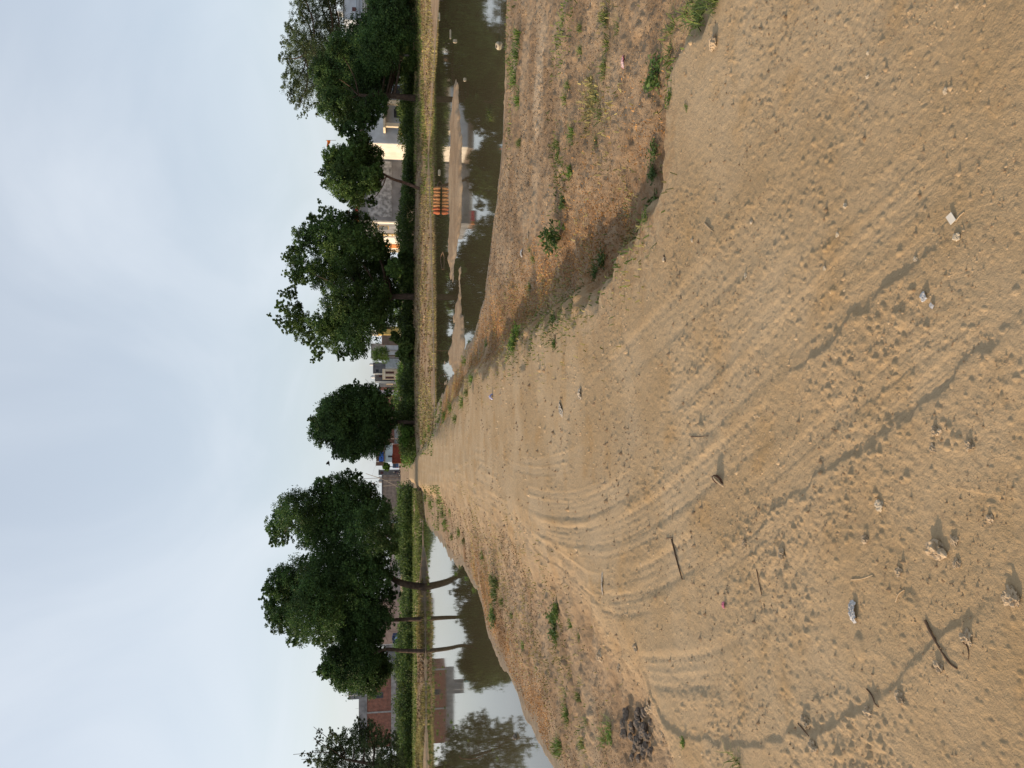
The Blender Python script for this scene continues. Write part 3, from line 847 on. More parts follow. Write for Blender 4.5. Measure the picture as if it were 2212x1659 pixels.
def along(line, sd, lo=0.0, hi=1.0):
    P = np.array(line)
    seg = np.linalg.norm(np.diff(P, axis=0), axis=1); cs = np.concatenate([[0], np.cumsum(seg)])
    def f(rng, n):
        s = rng.uniform(lo, hi, n)*cs[-1]
        i = np.clip(np.searchsorted(cs, s)-1, 0, len(seg)-1)
        t = (s-cs[i])/seg[i]
        q = P[i]*(1-t[:, None]) + P[i+1]*t[:, None]
        w_ = sd*np.clip(0.6+q[:, 1]*0.03, 0.6, 2.0)
        return q[:, 0]+rng.normal(size=n)*w_, q[:, 1]+rng.normal(size=n)*w_
    return f
def dead_weeds(label, line, n, spread, size, hgt, seed):
    rng = np.random.default_rng(seed)
    x, y = along(line, spread)(rng, n)
    z, d, on = ground_z(x, y)
    k = (d > 0.2) & (on < 0.45) & (fbm(x, y, 0.7, 3, seed) + rng.normal(size=n)*0.12 > -0.05)
    P = np.stack([x[k], y[k], z[k] + np.abs(rng.normal(size=k.sum()))*hgt], 1)
    V, Fc = leaf_quads(P, size, size*0.45, rng, droop=0.0, flat=0.6)
    return tag(link("dead_weeds", mesh_np("dead_weeds", V, Fc), RUSTWEED), label, "weeds", kind="stuff")
dead_weeds("rusty orange dried weeds strewn along the right edge of the track", LITTER_LINE, 60000, 0.55, 0.024, 0.024, 41)
dead_weeds("brown dried weeds along the shore of the left pond", LITTER_L, 20000, 0.42, 0.024, 0.015, 42)

def creeping(label, line, n, spread, H, m, seed, thr=0.05):
    rng = np.random.default_rng(seed)
    n = int(n*(0.36 if seed == 94 else 0.16 if m is GREENGRASS else 1.0 if seed == 95 else 0.4)); H = H*0.75
    x, y = along(line, spread*1.15)(rng, n)
    z, d, on = ground_z(x, y)
    k = (d > 0.15) & (fbm(x, y, 0.55, 4, seed) + rng.normal(size=n)*0.12 > thr)
    P = np.stack([x[k], y[k], z[k]-0.004], 1)
    return tag(link("grass", blades_mesh("grass", P, H, H*0.22, rng, 0.9), m), label, "grass", kind="stuff")
creeping("creeping grass in a line along the right pond's near shore", gline([(1108, 40), (1116, 110), (1112, 180), (1118, 250)], -0.35), 5000, 0.35, 0.10, GREENGRASS, 91)
creeping("creeping grass in a broken line across the middle of the right bank", gline([(1250, 0), (1222, 120), (1206, 260), (1226, 360), (1212, 440)], -0.25), 5000, 0.22, 0.08, GREENGRASS, 92)
creeping("thin dry grass over the upper part of the right bank", gline([(1330, -20), (1310, 100), (1290, 220), (1285, 300)], -0.2), 6000, 0.30, 0.08, DRYGRASS, 93)
creeping("low growth of dry and green stems along the track's right edge", gline([(1480, 40), (1430, 160), (1425, 280), (1415, 380), (1385, 470), (1310, 560), (1200, 690), (1100, 750)], -0.1), 9000, 0.20, 0.07, GREENGRASS, 94, 0.0)
creeping("dry stalks among the rusty weeds of the right edge", LITTER_LINE, 12000, 0.4, 0.075, DRYGRASS, 95, 0.0)
creeping("patchy dry grass on the left bank", gline([(1000, 1170), (1080, 1270), (1150, 1360), (1220, 1480), (1260, 1600), (1300, 1700)], -0.2), 14000, 0.6, 0.07, DRYGRASS, 96, 0.02)
creeping("patchy green grass on the left bank", gline([(960, 1120), (1065, 1275), (1190, 1350), (1225, 1520), (1260, 1640)], -0.2), 9000, 0.4, 0.07, GREENGRASS, 97, 0.12)
SCRAPS = leaf_mat("dark_dry_scraps", (0.085, 0.052, 0.028), (0.30, 0.20, 0.105), 0.1)
def scraps(label, sampler, n, size, m, seed, dmin=0.3, thr=-0.1, hgt=0.01):
    rng = np.random.default_rng(seed)
    x, y = sampler(rng, n)
    z, d, on = ground_z(x, y)
    k = (d > dmin) & (on < 0.5) & (fbm(x, y, 1.1, 4, seed) + rng.normal(size=n)*0.1 > thr)
    P = np.stack([x[k], y[k], z[k] + np.abs(rng.normal(size=k.sum()))*hgt], 1)
    sz = size*np.clip(P[:, 1:2]/9, 0.6, 6)
    V, Fc = leaf_quads(P, sz, sz*0.5, rng, droop=0.0, flat=0.5)
    return tag(link("dry_scraps", mesh_np("dry_scraps", V, Fc), m), label, "dry scraps", kind="stuff")
scraps("dark dried scraps of weed and crumbs over the right bank", strip(-120, 800, 4.2, 20), 30000, 0.021, SCRAPS, 51)
scraps("dark dried scraps of weed and crumbs over the left bank", strip(1050, 1760, 4.5, 34), 30000, 0.021, SCRAPS, 52)
scraps("clumps of dry brown stubble on the sandy far bank", strip(-250, 1000, 44, 62), 9000, 0.035, SCRAPS, 53, 0.4, 0.0, 0.03)
scraps("clumps of dry brown stubble on the far bank of the left pond", strip(1050, 1900, 59, 62), 6000, 0.035, SCRAPS, 54, 0.4, 0.0, 0.03)

CRUMB = leaf_mat("soil_crumbs", (0.19, 0.122, 0.064), (0.38, 0.275, 0.16), 0.0)
def crumbs(label, n, D0, D1, smin, smax, a0, a1, seed, thr):
    rng = np.random.default_rng(seed)
    y = D0*(D1/D0)**rng.random(n); x = rng.uniform(a0, a1, n)*y
    f = fbm(x, y, 0.7, 4, seed) + 0.5*fbm(x, y, 0.18, 2, seed+3) + rng.normal(size=n)*0.12
    k = f > thr
    x, y = x[k], y[k]; n = len(x)
    z = look(x, y, 'z')
    ok = (look(x, y, 'd') > 0.4) & (look(x, y, 'on') > 0.35)
    x, y, z = x[ok], y[ok], z[ok]; n = len(x)
    s_ = (smin + (smax-smin)*rng.random(n)**3)*np.clip(y/4.5, 0.55, 2.2)
    ang = rng.uniform(0, 6.28, n)
    P = np.stack([x, y, z-0.1*s_], 1)
    V = np.zeros((n, 5, 3))
    for q in range(4):
        r_ = s_*rng.uniform(0.35, 0.75, n)
        V[:, q] = P + np.stack([np.cos(ang+q*1.571)*r_, np.sin(ang+q*1.571)*r_, 0*r_], 1)
    V[:, 4] = P + np.stack([rng.normal(size=n)*s_*0.15, rng.normal(size=n)*s_*0.15, s_*rng.uniform(0.35, 0.8, n)], 1)
    b_ = np.arange(n)[:, None]*5
    Fc = np.concatenate([b_+np.array([[q, (q+1) % 4, 4]]) for q in range(4)], 0)
    return tag(link("soil_crumbs", mesh_np("soil_crumbs", V.reshape(-1, 3), Fc), CRUMB), label, "soil crumbs", kind="stuff")
crumbs("small crumbs of dry soil scattered over the track", 38000, 1.8, 26, 0.006, 0.022, -0.56, 0.56, 81, 0.05)
crumbs("bigger crumbs and chips of soil broken loose on the track", 4500, 1.9, 14, 0.014, 0.040, -0.56, 0.56, 82, 0.12)

# ------------------------------------------------------------------ the village beyond the ponds
M_GREY = mat("grey_plaster", (0.20, 0.205, 0.215), 0.95, 0.25, 0.8, 0.4, 6)
M_ROUGH = mat("rough_plaster", (0.30, 0.31, 0.32), 0.95, 0.5, 2.2, 1.0, 3, detail=9)
M_CONC = mat("concrete", (0.27, 0.27, 0.27), 0.95, 0.25, 1.2, 0.4, 8)
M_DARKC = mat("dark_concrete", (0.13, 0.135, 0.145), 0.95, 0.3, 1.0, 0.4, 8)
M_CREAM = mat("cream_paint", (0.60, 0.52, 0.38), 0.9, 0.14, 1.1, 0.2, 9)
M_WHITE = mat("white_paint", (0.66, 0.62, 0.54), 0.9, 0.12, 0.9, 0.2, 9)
M_BLUEWHITE = mat("bluish_white", (0.42, 0.47, 0.53), 0.9, 0.15, 0.9, 0.2, 9)
M_PALEBLUE = mat("pale_blue_paint", (0.38, 0.47, 0.52), 0.9, 0.15, 0.9, 0.2, 9)
M_PINK = mat("plain_pinkish_render", (0.36, 0.265, 0.22), 0.95, 0.16, 0.8, 0.2, 9)
M_BROWN = mat("brown_render", (0.15, 0.115, 0.095), 0.95, 0.2, 0.8, 0.2, 9)
M_OCHRE = mat("ochre_stone", (0.33, 0.23, 0.09), 0.9, 0.3, 4)
M_MAROON = mat("maroon_paint", (0.085, 0.04, 0.04), 0.7, 0.3, 3)
M_ORANGE = mat("orange_door_paint", (0.50, 0.19, 0.05), 0.6, 0.2, 3)
M_RED = mat("red_cloth", (0.50, 0.03, 0.06), 0.9, 0.3, 5)
M_RUST = mat("rusty_red_sheet", (0.20, 0.045, 0.025), 0.8, 0.3, 2.5)
M_BLUE = mat("blue_tarpaulin", (0.03, 0.11, 0.42), 0.5, 0.35, 1.5, 0.8, 4)
M_NAVY = mat("navy_tarpaulin", (0.018, 0.030, 0.085), 0.6, 0.3, 1.5, 0.6, 4)
M_LBLUE = mat("light_blue_cloth", (0.35, 0.45, 0.66), 0.8, 0.2, 2)
M_STEEL = mat("galvanised_steel", (0.55, 0.57, 0.58), 0.45, 0.15, 2, metal=0.4)
M_TANKW = mat("white_tank_plastic", (0.62, 0.61, 0.58), 0.5, 0.1, 2)
M_TANKB = mat("blue_tank_plastic", (0.20, 0.36, 0.45), 0.5, 0.1, 2)
M_GLASS = mat("dark_window", (0.03, 0.035, 0.045), 0.25, 0.3, 2)
M_BLACK = mat("black_rubber", (0.02, 0.02, 0.02), 0.7, 0.3, 4)
M_WOOD = mat("weathered_pole_wood", (0.33, 0.28, 0.22), 0.9, 0.25, 5)
M_DWOOD = mat("dark_twig_wood", (0.12, 0.075, 0.045), 0.9, 0.35, 8)
M_LWOOD = mat("bleached_twig_wood", (0.42, 0.31, 0.19), 0.9, 0.25, 8)
M_BRICK = brick_mat("red_brick", (0.27, 0.085, 0.055), (0.20, 0.065, 0.045), (0.22, 0.17, 0.14))
M_BRICKG = brick_mat("sooty_grey_brick", (0.20, 0.15, 0.125), (0.27, 0.22, 0.195), (0.24, 0.225, 0.21), 0.42, 0.18, 0.03)
M_BRICKB = brick_mat("brown_brick", (0.19, 0.10, 0.075), (0.15, 0.08, 0.06), (0.20, 0.16, 0.13))
M_CORR = mat("blue_grey_sheeting", (0.34, 0.40, 0.44), 0.6, 0.2, 1.5)
M_FLAG = mat("orange_flag_cloth", (0.75, 0.20, 0.02), 0.8, 0.15, 3)
M_YELLOW = mat("yellow_paint", (0.58, 0.42, 0.14), 0.9, 0.12, 2)

def box_r(name, m, parent, px0, px1, y0, y1, D, depth, off=0.0, bevel=0.0, base=None):
    """a box whose face towards the camera fills picture heights px0..px1 and y0..y1 at distance D, made local to parent"""
    a = at(px0, y1, D); b = at(px1, y0, D)
    xm = lambda y: at((px0+px1)/2, y, D).x
    x0, x1 = xm(y1), xm(y0)
    zt = a.z; zb = b.z if base is None else base
    o = parent.location if parent is not None else Vector()
    return boxo(name, x0-o.x, x1-o.x, D-off-o.y, D-off+depth-o.y, zb-o.z, zt-o.z, m, parent, bevel)

def house(name, label, y0, y1, D, cat="house", group=None, ybase=None):
    p = at(862, (y0+y1)/2, D)
    z = tz(p.x, D)
    return thing(name, (p.x, D, z - 0.05), label, cat, group)

def water_tank(label, px0, px1, y0, y1, D, m, cap=True, standz=None):
    yc = (y0+y1)/2
    a = at(px0, yc, D); b = at(px1, yc, D)
    r = (y1-y0)/2*D/F_PX; h = a.z-b.z
    t = thing("water_tank", (b.x, D, b.z), label, "water tank", "water tanks on the roofs")
    bm = bmesh.new()
    prof = [(1.0, 0), (1.0, .25), (0.97, .27), (1.0, .30), (1.0, .5), (0.97, .52), (1.0, .55), (1.0, .78), (0.8, .9), (0.35, .97)]
    rings = [[bm.verts.new((r*q*math.cos(k*math.pi/8), r*q*math.sin(k*math.pi/8), h*z_)) for k in range(16)] for q, z_ in prof]
    for A, B in zip(rings, rings[1:]):
        for k in range(16): bm.faces.new((A[k], A[(k+1) % 16], B[(k+1) % 16], B[k]))
    bm.faces.new(rings[0][::-1]); bm.faces.new(rings[-1])
    bm_obj("barrel", bm, m, t, smooth=False)
    bm = bmesh.new(); add_tube(bm, [(0, 0, h*.965), (0, 0, h*1.06)], r*0.36, 12)
    bm_obj("lid", bm, M_BLACK, t)
    return t

def window(par, px0, px1, y0, y1, D, frame=M_DARKC, pane=M_GLASS, bars=3):
    f = box_r("window", frame, par, px0, px1, y0, y1, D, 0.10, off=0.05)
    o = par.location
    a = at(px0, y1, D); b = at(px1, y0, D)
    ins = 0.08
    x0, x1 = at((px0+px1)/2, y1, D).x+ins, at((px0+px1)/2, y0, D).x-ins
    bm = bmesh.new(); add_box(bm, x0-o.x, x1-o.x, D-0.062-o.y, D-0.052-o.y, b.z+ins-o.z, a.z-ins-o.z)
    p = bm_obj("pane", bm, pane, f)
    bm = bmesh.new()
    for k in range(bars):
        xx = x0 + (x1-x0)*(k+1)/(bars+1)
        add_tube(bm, [(xx-o.x, D-0.075-o.y, b.z+ins-o.z), (xx-o.x, D-0.075-o.y, a.z-ins-o.z)], 0.018, 5)
    bm_obj("grille", bm, frame, f)
    return f

GZ = -0.45   # walls are carried down into the soil
# --- grey house with the rough patch (front), at the right pond
h = house("house", "large grey plastered house with a rough patch and red cloth on its parapet", 310, 478, 98)
box_r("wall", M_GREY, h, 778, 865, 312, 477, 98, 11, base=GZ)
box_r("plaster_patch", M_ROUGH, h, 795, 846, 348, 468, 98, 0.05, off=0.05)
box_r("parapet", M_CONC, h, 775, 779, 312, 478, 98, 0.25, off=0.06)
box_r("stair_room", M_BRICKB, h, 766, 775, 446, 476, 99.5, 3.5)
box_r("roof_slab", M_DARKC, h, 761, 766, 446, 477, 99, 4.4)
box_r("corner_pier", M_ORANGE, h, 767, 775, 470, 476, 98.4, 0.5)
c = box_r("red_cloth", M_RED, None, 767.5, 775, 447, 469, 98.1, 0.06)
c.name = "drying_cloth"; tag(c, "crumpled red cloth hung over the grey house's roof parapet", "cloth")
bm = bmesh.new(); o = h.location
add_tube(bm, [at(778, 340, 97.9)-o, at(862, 341, 97.9)-o], 0.06, 6)
bm_obj("drain_pipe", bm, M_CONC, h)
for q in (325, 395, 455): box_r("ventilator", M_DARKC, h, 784, 788, q, q+5, 98, 0.05, off=0.04)
for q in (330, 352, 380, 420, 441):
    bm = bmesh.new(); add_tube(bm, [at(776, q, 98.3)-o, at(769+q%4, q+0.6, 98.3)-o], 0.02, 5); bm_obj("roof_rod", bm, M_DWOOD, h)
# --- its sunlit neighbours, faces turned to the left of the view
def side_wall_x(y, D): return (CY-y)/F_PX*D/1.0107
def side_house(label, X, D0, D1, ztop, mwall, depth, zplinth=0.35, cat="house"):
    t = thing("house", (X, (D0+D1)/2, tz(X, D0)-0.05), label, cat, "sunlit houses in the side lane")
    o = t.location
    boxo("wall", 0, depth, D0-o.y, D1-o.y, GZ-o.z, ztop-o.z, mwall, t)
    boxo("plinth", -0.12, 0.0, D0-o.y, D1-o.y, GZ-o.z, zplinth+1.1-o.z, M_CONC, t)
    boxo("parapet", -0.08, 0.25, D0+.02-o.y, D1-.02-o.y, ztop-o.z, ztop+0.25-o.z, mwall, t)
    return t
X0 = 20.55
h = side_house("sunlit cream house with a barred grey window and a studded ochre strip", X0, 98.4, 106.5, 4.75, M_CREAM, 6)
o = h.location
f = boxo("window", -0.10, 0.0, 100.8-o.y, 103.2-o.y, 2.95-o.z, 4.35-o.z, M_OCHRE, h)
boxo("pane", -0.13, -0.101, 101.0-o.y, 103.0-o.y, 3.05-o.z, 4.25-o.z, mat("grey_shutter", (0.16, 0.19, 0.19), .7, .3, 3), f)
bm = bmesh.new()
for k in range(7): add_tube(bm, [(-0.15, 101.0+k*0.33-o.y, 3.05-o.z), (-0.15, 101.0+k*0.33-o.y, 4.25-o.z)], 0.022, 5)
bm_obj("grille", bm, M_GREY, f)
boxo("ochre_strip", -0.16, 0.0, 106.0-o.y, 107.6-o.y, 0.7-o.z, 4.7-o.z, M_OCHRE, h)
for k in range(5): boxo("square_tile", -0.20, -0.161, 106.2-o.y, 107.2-o.y, 1.45+k*0.58-o.z, 1.80+k*0.58-o.z, M_CREAM, h)
boxo("corner_band", -0.15, 0.0, 98.4-o.y, 99.3-o.y, 1.5-o.z, 4.74-o.z, M_WHITE, h)
boxo("upper_room", 0.3, 4.5, 99.2-o.y, 102.5-o.y, 4.75-o.z, 6.9-o.z, M_CREAM, h)
h = side_house("white house with an orange door, sunlit beyond the cream house", X0+0.05, 107.65, 121.5, 4.5, M_WHITE, 6)
o = h.location
boxo("door", -0.10, 0.0, 114.6-o.y, 117.6-o.y, 0.9-o.z, 3.7-o.z, M_ORANGE, h)
boxo("door_lintel", -0.24, 0.0, 114.2-o.y, 118.0-o.y, 3.72-o.z, 3.95-o.z, M_MAROON, h)
boxo("step", -0.8, -0.12, 114.6-o.y, 117.6-o.y, -0.35-o.z, 0.55-o.z, M_CONC, h)
for k in range(2): boxo("pilaster", -0.2, 0.0, 119.0+k*1.3-o.y, 119.4+k*1.3-o.y, 1.46-o.z, 4.4-o.z, M_CREAM, h)
# --- porch house: front's shade put into a bluish white, left wall sunlit
XB = side_wall_x(312, 91.5)
h = thing("house", (XB+2, 91.5, tz(XB, 91.5)-.05), "pale house with a sunlit end wall and pillared porch under the dense tree", "house")
o = h.location
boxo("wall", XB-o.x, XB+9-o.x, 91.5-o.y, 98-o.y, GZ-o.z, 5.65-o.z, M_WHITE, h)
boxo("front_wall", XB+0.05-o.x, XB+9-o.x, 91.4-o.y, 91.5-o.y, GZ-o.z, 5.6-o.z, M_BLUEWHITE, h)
boxo("parapet", XB-0.1-o.x, XB+9-o.x, 91.38-o.y, 97.9-o.y, 5.65-o.z, 6.3-o.z, M_BROWN, h)
boxo("porch_slab", XB+1.2-o.x, XB+8-o.x, 89.3-o.y, 91.4-o.y, 3.15-o.z, 3.4-o.z, M_CREAM, h)
for k in range(3):
    boxo("porch_pillar", XB+1.4+k*2.6-o.x, XB+1.8+k*2.6-o.x, 89.4-o.y, 89.9-o.y, -0.3-o.z, 3.15-o.z, M_CREAM, h)
boxo("door", XB+3.1-o.x, XB+4.1-o.x, 91.34-o.y, 91.4-o.y, -0.1-o.z, 2.2-o.z, M_GLASS, h)
f = boxo("window", XB+5.4-o.x, XB+6.9-o.x, 91.3-o.y, 91.4-o.y, 1.0-o.z, 2.4-o.z, M_LBLUE, h)
boxo("pane", XB+5.5-o.x, XB+6.8-o.x, 91.26-o.y, 91.299-o.y, 1.1-o.z, 2.3-o.z, M_GLASS, f)
boxo("porch_parapet", XB+1.2-o.x, XB+1.36-o.x, 89.3-o.y, 91.4-o.y, 0.6-o.z, 1.6-o.z, M_OCHRE, h)
# brown annex wall between the porch house and the grey house
h = house("annex", "low brown rendered annex at the right end of the long grey wall", 308, 331, 97.2, "annex")
box_r("wall", M_BROWN, h, 790, 860, 311, 332, 97.2, 0.7, base=GZ)
box_r("coping", M_CONC, h, 788.5, 790, 310.5, 332.5, 97.1, 0.9)
# --- building with louvred balcony at the far right
h = house("building", "tall whitewashed building with louvred balcony bands above the fence", -60, 46, 112, "building")
box_r("wall", M_BLUEWHITE, h, 742, 865, -120, 46, 112, 9, base=GZ)
box_r("parapet", M_DARKC, h, 741, 743, -120, 46.5, 111.9, 0.4)
f = box_r("window", M_MAROON, h, 760.5, 769, 15.5, 24, 111.95, 0.15)
box_r("balcony_back", M_DARKC, h, 770, 782, -110, 43, 111.9, 0.12)
for k in range(4): box_r("louvre", M_BLUEWHITE, h, 771+k*3.0, 772.8+k*3.0, -110, 42, 111.7, 0.2)
for k in range(3): box_r("balcony_band", M_TANKW, h, 783.5+k*3.4, 785.2+k*3.4, -110, 64-12*k, 111.4, 0.5)
box_r("balcony_slab", M_CONC, h, 793.5, 796, -110, 60, 110.6, 1.5)
water_tank("cream coloured tank on the whitewashed building's roof, behind leaves", 728, 741, 20, 36, 114, M_TANKW)
# --- fence on the bank, right
h = house("fence", "post and rail fence with one sunlit post on the bank under the dense tree", -30, 130, 61.3, "fence")
for yy_, top, m in ((42, 853, M_LWOOD), (118, 853, M_CONC), (70, 858, M_CONC), (-6, 854, M_CONC), (-60, 854, M_CONC)):  # paler wood on one post stands for sun falling on it
    box_r("post", m, h, top, 884, yy_-1.2, yy_+1.2, 61.3, 0.14, base=GZ)
for pz in (864, 873.5): box_r("rail", M_CONC, h, pz, pz+1.2, -90, 119, 61.26, 0.05)
# --- between the wide and the round tree
h = house("house", "yellow painted little house front seen past the wide tree", 704, 724, 222.00)
box_r("wall", M_YELLOW, h, 816, 862, 705, 723, 222.00, 5, base=GZ)
box_r("door", M_MAROON, h, 829, 846, 706, 711, 222.00, 0.1, off=0.06)
box_r("roof_slab", M_CREAM, h, 813.5, 816, 704, 724.5, 221.45, 5.5)
f = box_r("roof_room", M_CREAM, h, 800, 813.5, 714, 724, 224.78, 3)
box_r("window", M_GLASS, f, 803, 810, 716, 721, 0, 0) if False else None
h = house("boundary_wall", "weathered brown boundary wall left of the yellow house", 724, 746, 218.30, "wall")
box_r("wall", M_BROWN, h, 826, 862, 724, 745.5, 218.30, 0.3, base=GZ)
box_r("coping", M_PINK, h, 824.5, 826, 723.5, 746, 218.21, 0.4)
h = house("house", "grey concrete house behind the small bright tree", 740, 772, 229.40)
box_r("wall", M_CONC, h, 803, 862, 742, 774, 229.40, 6, base=GZ)
box_r("parapet", M_DARKC, h, 801.5, 803, 741.5, 774.5, 229.22, 0.3)
h = house("boundary_wall", "pale stained boundary wall at the foot of the small bright tree", 745, 770, 214.60, "wall")
box_r("wall", M_BLUEWHITE, h, 832, 862, 746, 769, 214.60, 0.25, base=GZ)
box_r("pillar", M_CONC, h, 829, 862, 756, 758, 214.42, 0.4, base=GZ)
h = house("house", "dark grey two-storey house with a pale corrugated fence in front", 783, 806, 229.40)
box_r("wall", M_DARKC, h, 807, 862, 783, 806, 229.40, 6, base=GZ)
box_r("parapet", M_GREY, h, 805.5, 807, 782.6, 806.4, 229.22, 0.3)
box_r("end_wall", M_WHITE, h, 806, 832, 806.2, 808.4, 228.48, 4, base=GZ)  # white coat stands for sunlight on this end
box_r("window", M_GLASS, h, 812, 818, 798, 804, 229.40, 0.1, off=0.04)
h = house("fence", "pale blue corrugated sheet fence in front of the dark grey house", 776, 796, 218.30, "fence")
bm = bmesh.new()
xa, xb = at(840, 796, 218.30).x-h.location.x, at(840, 776, 218.30).x-h.location.x
zt = at(833, 786, 218.30).z-h.location.z
n = 60
prev = None
for k in range(n+1):
    xx = xa+(xb-xa)*k/n; yy_ = 0.03*math.sin(k*1.57)
    cur = (bm.verts.new((xx, yy_, -0.3)), bm.verts.new((xx, yy_, zt)))
    if prev: bm.faces.new((prev[0], cur[0], cur[1], prev[1]))
    prev = cur
sh = bm_obj("sheet", bm, M_CORR, h)
so_ = sh.modifiers.new("thickness", 'SOLIDIFY'); so_.thickness = 0.012
for k in range(4): boxo("batten", xa+(xb-xa)*k/3-0.05, xa+(xb-xa)*k/3+0.05, 0.05, 0.13, -0.3, zt+0.05, M_DARKC, h)
water_tank("steel coloured tank on the dark grey two-storey house", 798.5, 805.5, 784, 790, 231.25, M_TANKW)
h = house("house", "cream framed house with maroon doors under the silver tank", 796, 820, 220.15)
box_r("wall", M_CREAM, h, 826, 862, 797, 819.5, 220.15, 5, base=GZ)
box_r("lintel", M_WHITE, h, 830.5, 832, 797, 819, 219.97, 0.3)
for a_, b_ in ((802.5, 807), (813.5, 818)): box_r("door", M_MAROON, h, 833, 851, a_, b_, 220.15, 0.1, off=0.05)
for q in (798.5, 809.5): box_r("pilaster", M_WHITE, h, 832, 862, q, q+1.6, 220.15, 0.2, off=0.18, base=GZ)
h = house("house", "dark grey upper block with the silver water tank on top", 809, 824, 231.25)
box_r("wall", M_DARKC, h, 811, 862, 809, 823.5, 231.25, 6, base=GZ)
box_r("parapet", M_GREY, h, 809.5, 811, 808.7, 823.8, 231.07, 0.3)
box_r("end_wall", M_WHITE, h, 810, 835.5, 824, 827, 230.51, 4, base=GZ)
box_r("window", M_MAROON, h, 818, 826, 811, 815, 231.25, 0.1, off=0.04)
water_tank("shiny silver tank on the roof next to the white end wall", 801.5, 810, 810.5, 817.5, 233.10, M_STEEL)
h = house("house", "small grey block with a brick extension right of the round tree", 827, 843, 225.70)
box_r("wall", M_GREY, h, 818, 862, 827.5, 836, 225.70, 5, base=GZ)
box_r("brick_room", M_BRICK, h, 820, 862, 836, 842.5, 226.07, 4, base=GZ)
box_r("doorway", M_GLASS, h, 836, 853, 837, 841, 226.07, 0.1, off=0.05)
box_r("lit_strip", M_CREAM, h, 834, 849, 829, 831.5, 225.33, 0.3)  # cream strip put in for a sunlit streak on the wall
h = house("house", "pale grey house at the right edge of the round tree's crown", 839, 853, 227.55)
box_r("wall", M_BLUEWHITE, h, 811, 862, 839, 852.5, 227.55, 6, base=GZ)
box_r("parapet", M_GREY, h, 809.5, 811, 838.7, 853, 227.37, 0.3)
box_r("dark_door", M_GLASS, h, 829, 853, 839.5, 841, 227.55, 0.1, off=0.05)
h = house("boundary_wall", "long red brick wall on a grey plinth behind the round tree", 853, 959, 210.90, "wall")
box_r("brickwork", M_BRICK, h, 826, 852, 853.5, 958.5, 210.90, 0.25)
box_r("plinth", M_CONC, h, 852, 864, 853, 959, 210.72, 0.4, base=GZ)
for q in (884, 921, 947): box_r("pier", M_PINK if q > 940 else M_CONC, h, 825, 864, q, q+1.8, 210.72, 0.4, off=0.1, base=GZ)
h = house("gate", "barred grey gate in the brick wall beside the round tree's trunk", 900, 911, 209.79, "gate")
for k in range(6): box_r("bar", M_STEEL, h, 846, 861, 900.5+k*1.9, 901.1+k*1.9, 209.61, 0.05)
for pz in (848, 856): box_r("rail", M_STEEL, h, pz, pz+0.8, 900, 911, 209.51, 0.04)
# --- end of the track
h = house("hut", "brown brick hut with a blue tarpaulin and a rust coloured upper wall", 961, 998, 207.20, "hut")
box_r("wall", M_PALEBLUE, h, 831, 866, 964, 998, 207.20, 4, base=GZ)
box_r("upper_wall", M_BRICKB, h, 812.5, 829.3, 961.5, 997, 207.75, 3)
box_r("ledge", M_BROWN, h, 829.3, 831, 961, 998.5, 206.83, 4)
box_r("upper_block", M_BRICKB, h, 812, 828, 998, 1006, 208.12, 2.5)
box_r("white_frame", M_TANKW, h, 812, 819, 996.6, 998.0, 207.38, 0.2)
f = box_r("doorway", M_GLASS, h, 838, 851, 984, 988, 207.20, 0.1, off=0.05)
bm = bmesh.new()
px_ = [at(819.3, 977 + k*1.05, 207.57) for k in range(20)]
g_prev = None
for k in range(20):
    col_ = []
    for j in range(9):
        u = j/8
        p = at(818.8 + u*9.6, 976.8 + k*1.05, 207.53 - 0.12*math.sin(k*1.7+u*3)*u - 0.05*u - (0.05*math.sin(k*3.1)))
        col_.append(bm.verts.new(p - h.location))
    if g_prev:
        for j in range(8): bm.faces.new((g_prev[j], g_prev[j+1], col_[j+1], col_[j]))
    g_prev = col_
tp = bm_obj("tarp", bm, M_BLUE, None, smooth=True, loc=h.location)
tp.name = "tarpaulin"; tag(tp, "bright blue tarpaulin hung over the brown hut's upper wall", "tarpaulin")
h = house("metal_shed", "rusty red sheet metal shed at the end of the track", 984, 1001, 84, "shed")
box_r("side_sheet", M_RUST, h, 848, 880, 961.3, 1000, 84, 1.8, base=GZ)
box_r("roof_sheet", M_RUST, h, 846.8, 848, 984, 1000.6, 83.92, 2.4)
box_r("lit_edge", M_ORANGE, h, 847, 880, 1000, 1000.9, 83.88, 0.12, base=GZ)  # orange strip paints the sunlit left edge of the shed
h = house("hut", "small grey hut with a maroon window left of the parked van", 1017, 1026, 218.30, "hut")
box_r("wall", M_DARKC, h, 819, 863, 1017, 1026, 218.30, 3, base=GZ)
box_r("roof_slab", M_GREY, h, 817.5, 819, 1016.5, 1026.5, 217.93, 3.4)
box_r("window", M_MAROON, h, 822, 828, 1018.5, 1024, 218.30, 0.1, off=0.05)
# van
def wheel(parent, x, y, z, r, wd):
    bm = bmesh.new(); add_tube(bm, [(x-wd/2, y, z), (x+wd/2, y, z)], r, 14)
    w_ = bm_obj("wheel", bm, M_BLACK, parent)
    bm = bmesh.new(); add_tube(bm, [(x-wd/2-.01, y, z), (x+wd/2+.01, y, z)], r*0.5, 10)
    bm_obj("rim", bm, M_STEEL, w_)
vb = at(858, 1004, 196.10); vz = tz(vb.x, 196.10)
v = thing("van", (vb.x, 196.10, vz), "dark blue van parked at the end of the track beside the rusty shed", "van")
bm = bmesh.new()
prof = [(0, .35), (0, 1.2), (.15, 1.95), (.5, 2.05), (2.9, 2.05), (3.3, 1.3), (3.9, 1.1), (3.95, .35)]
L_ = [bm.verts.new((-0.8, y_, z_)) for y_, z_ in prof]; R_ = [bm.verts.new((0.8, y_, z_)) for y_, z_ in prof]
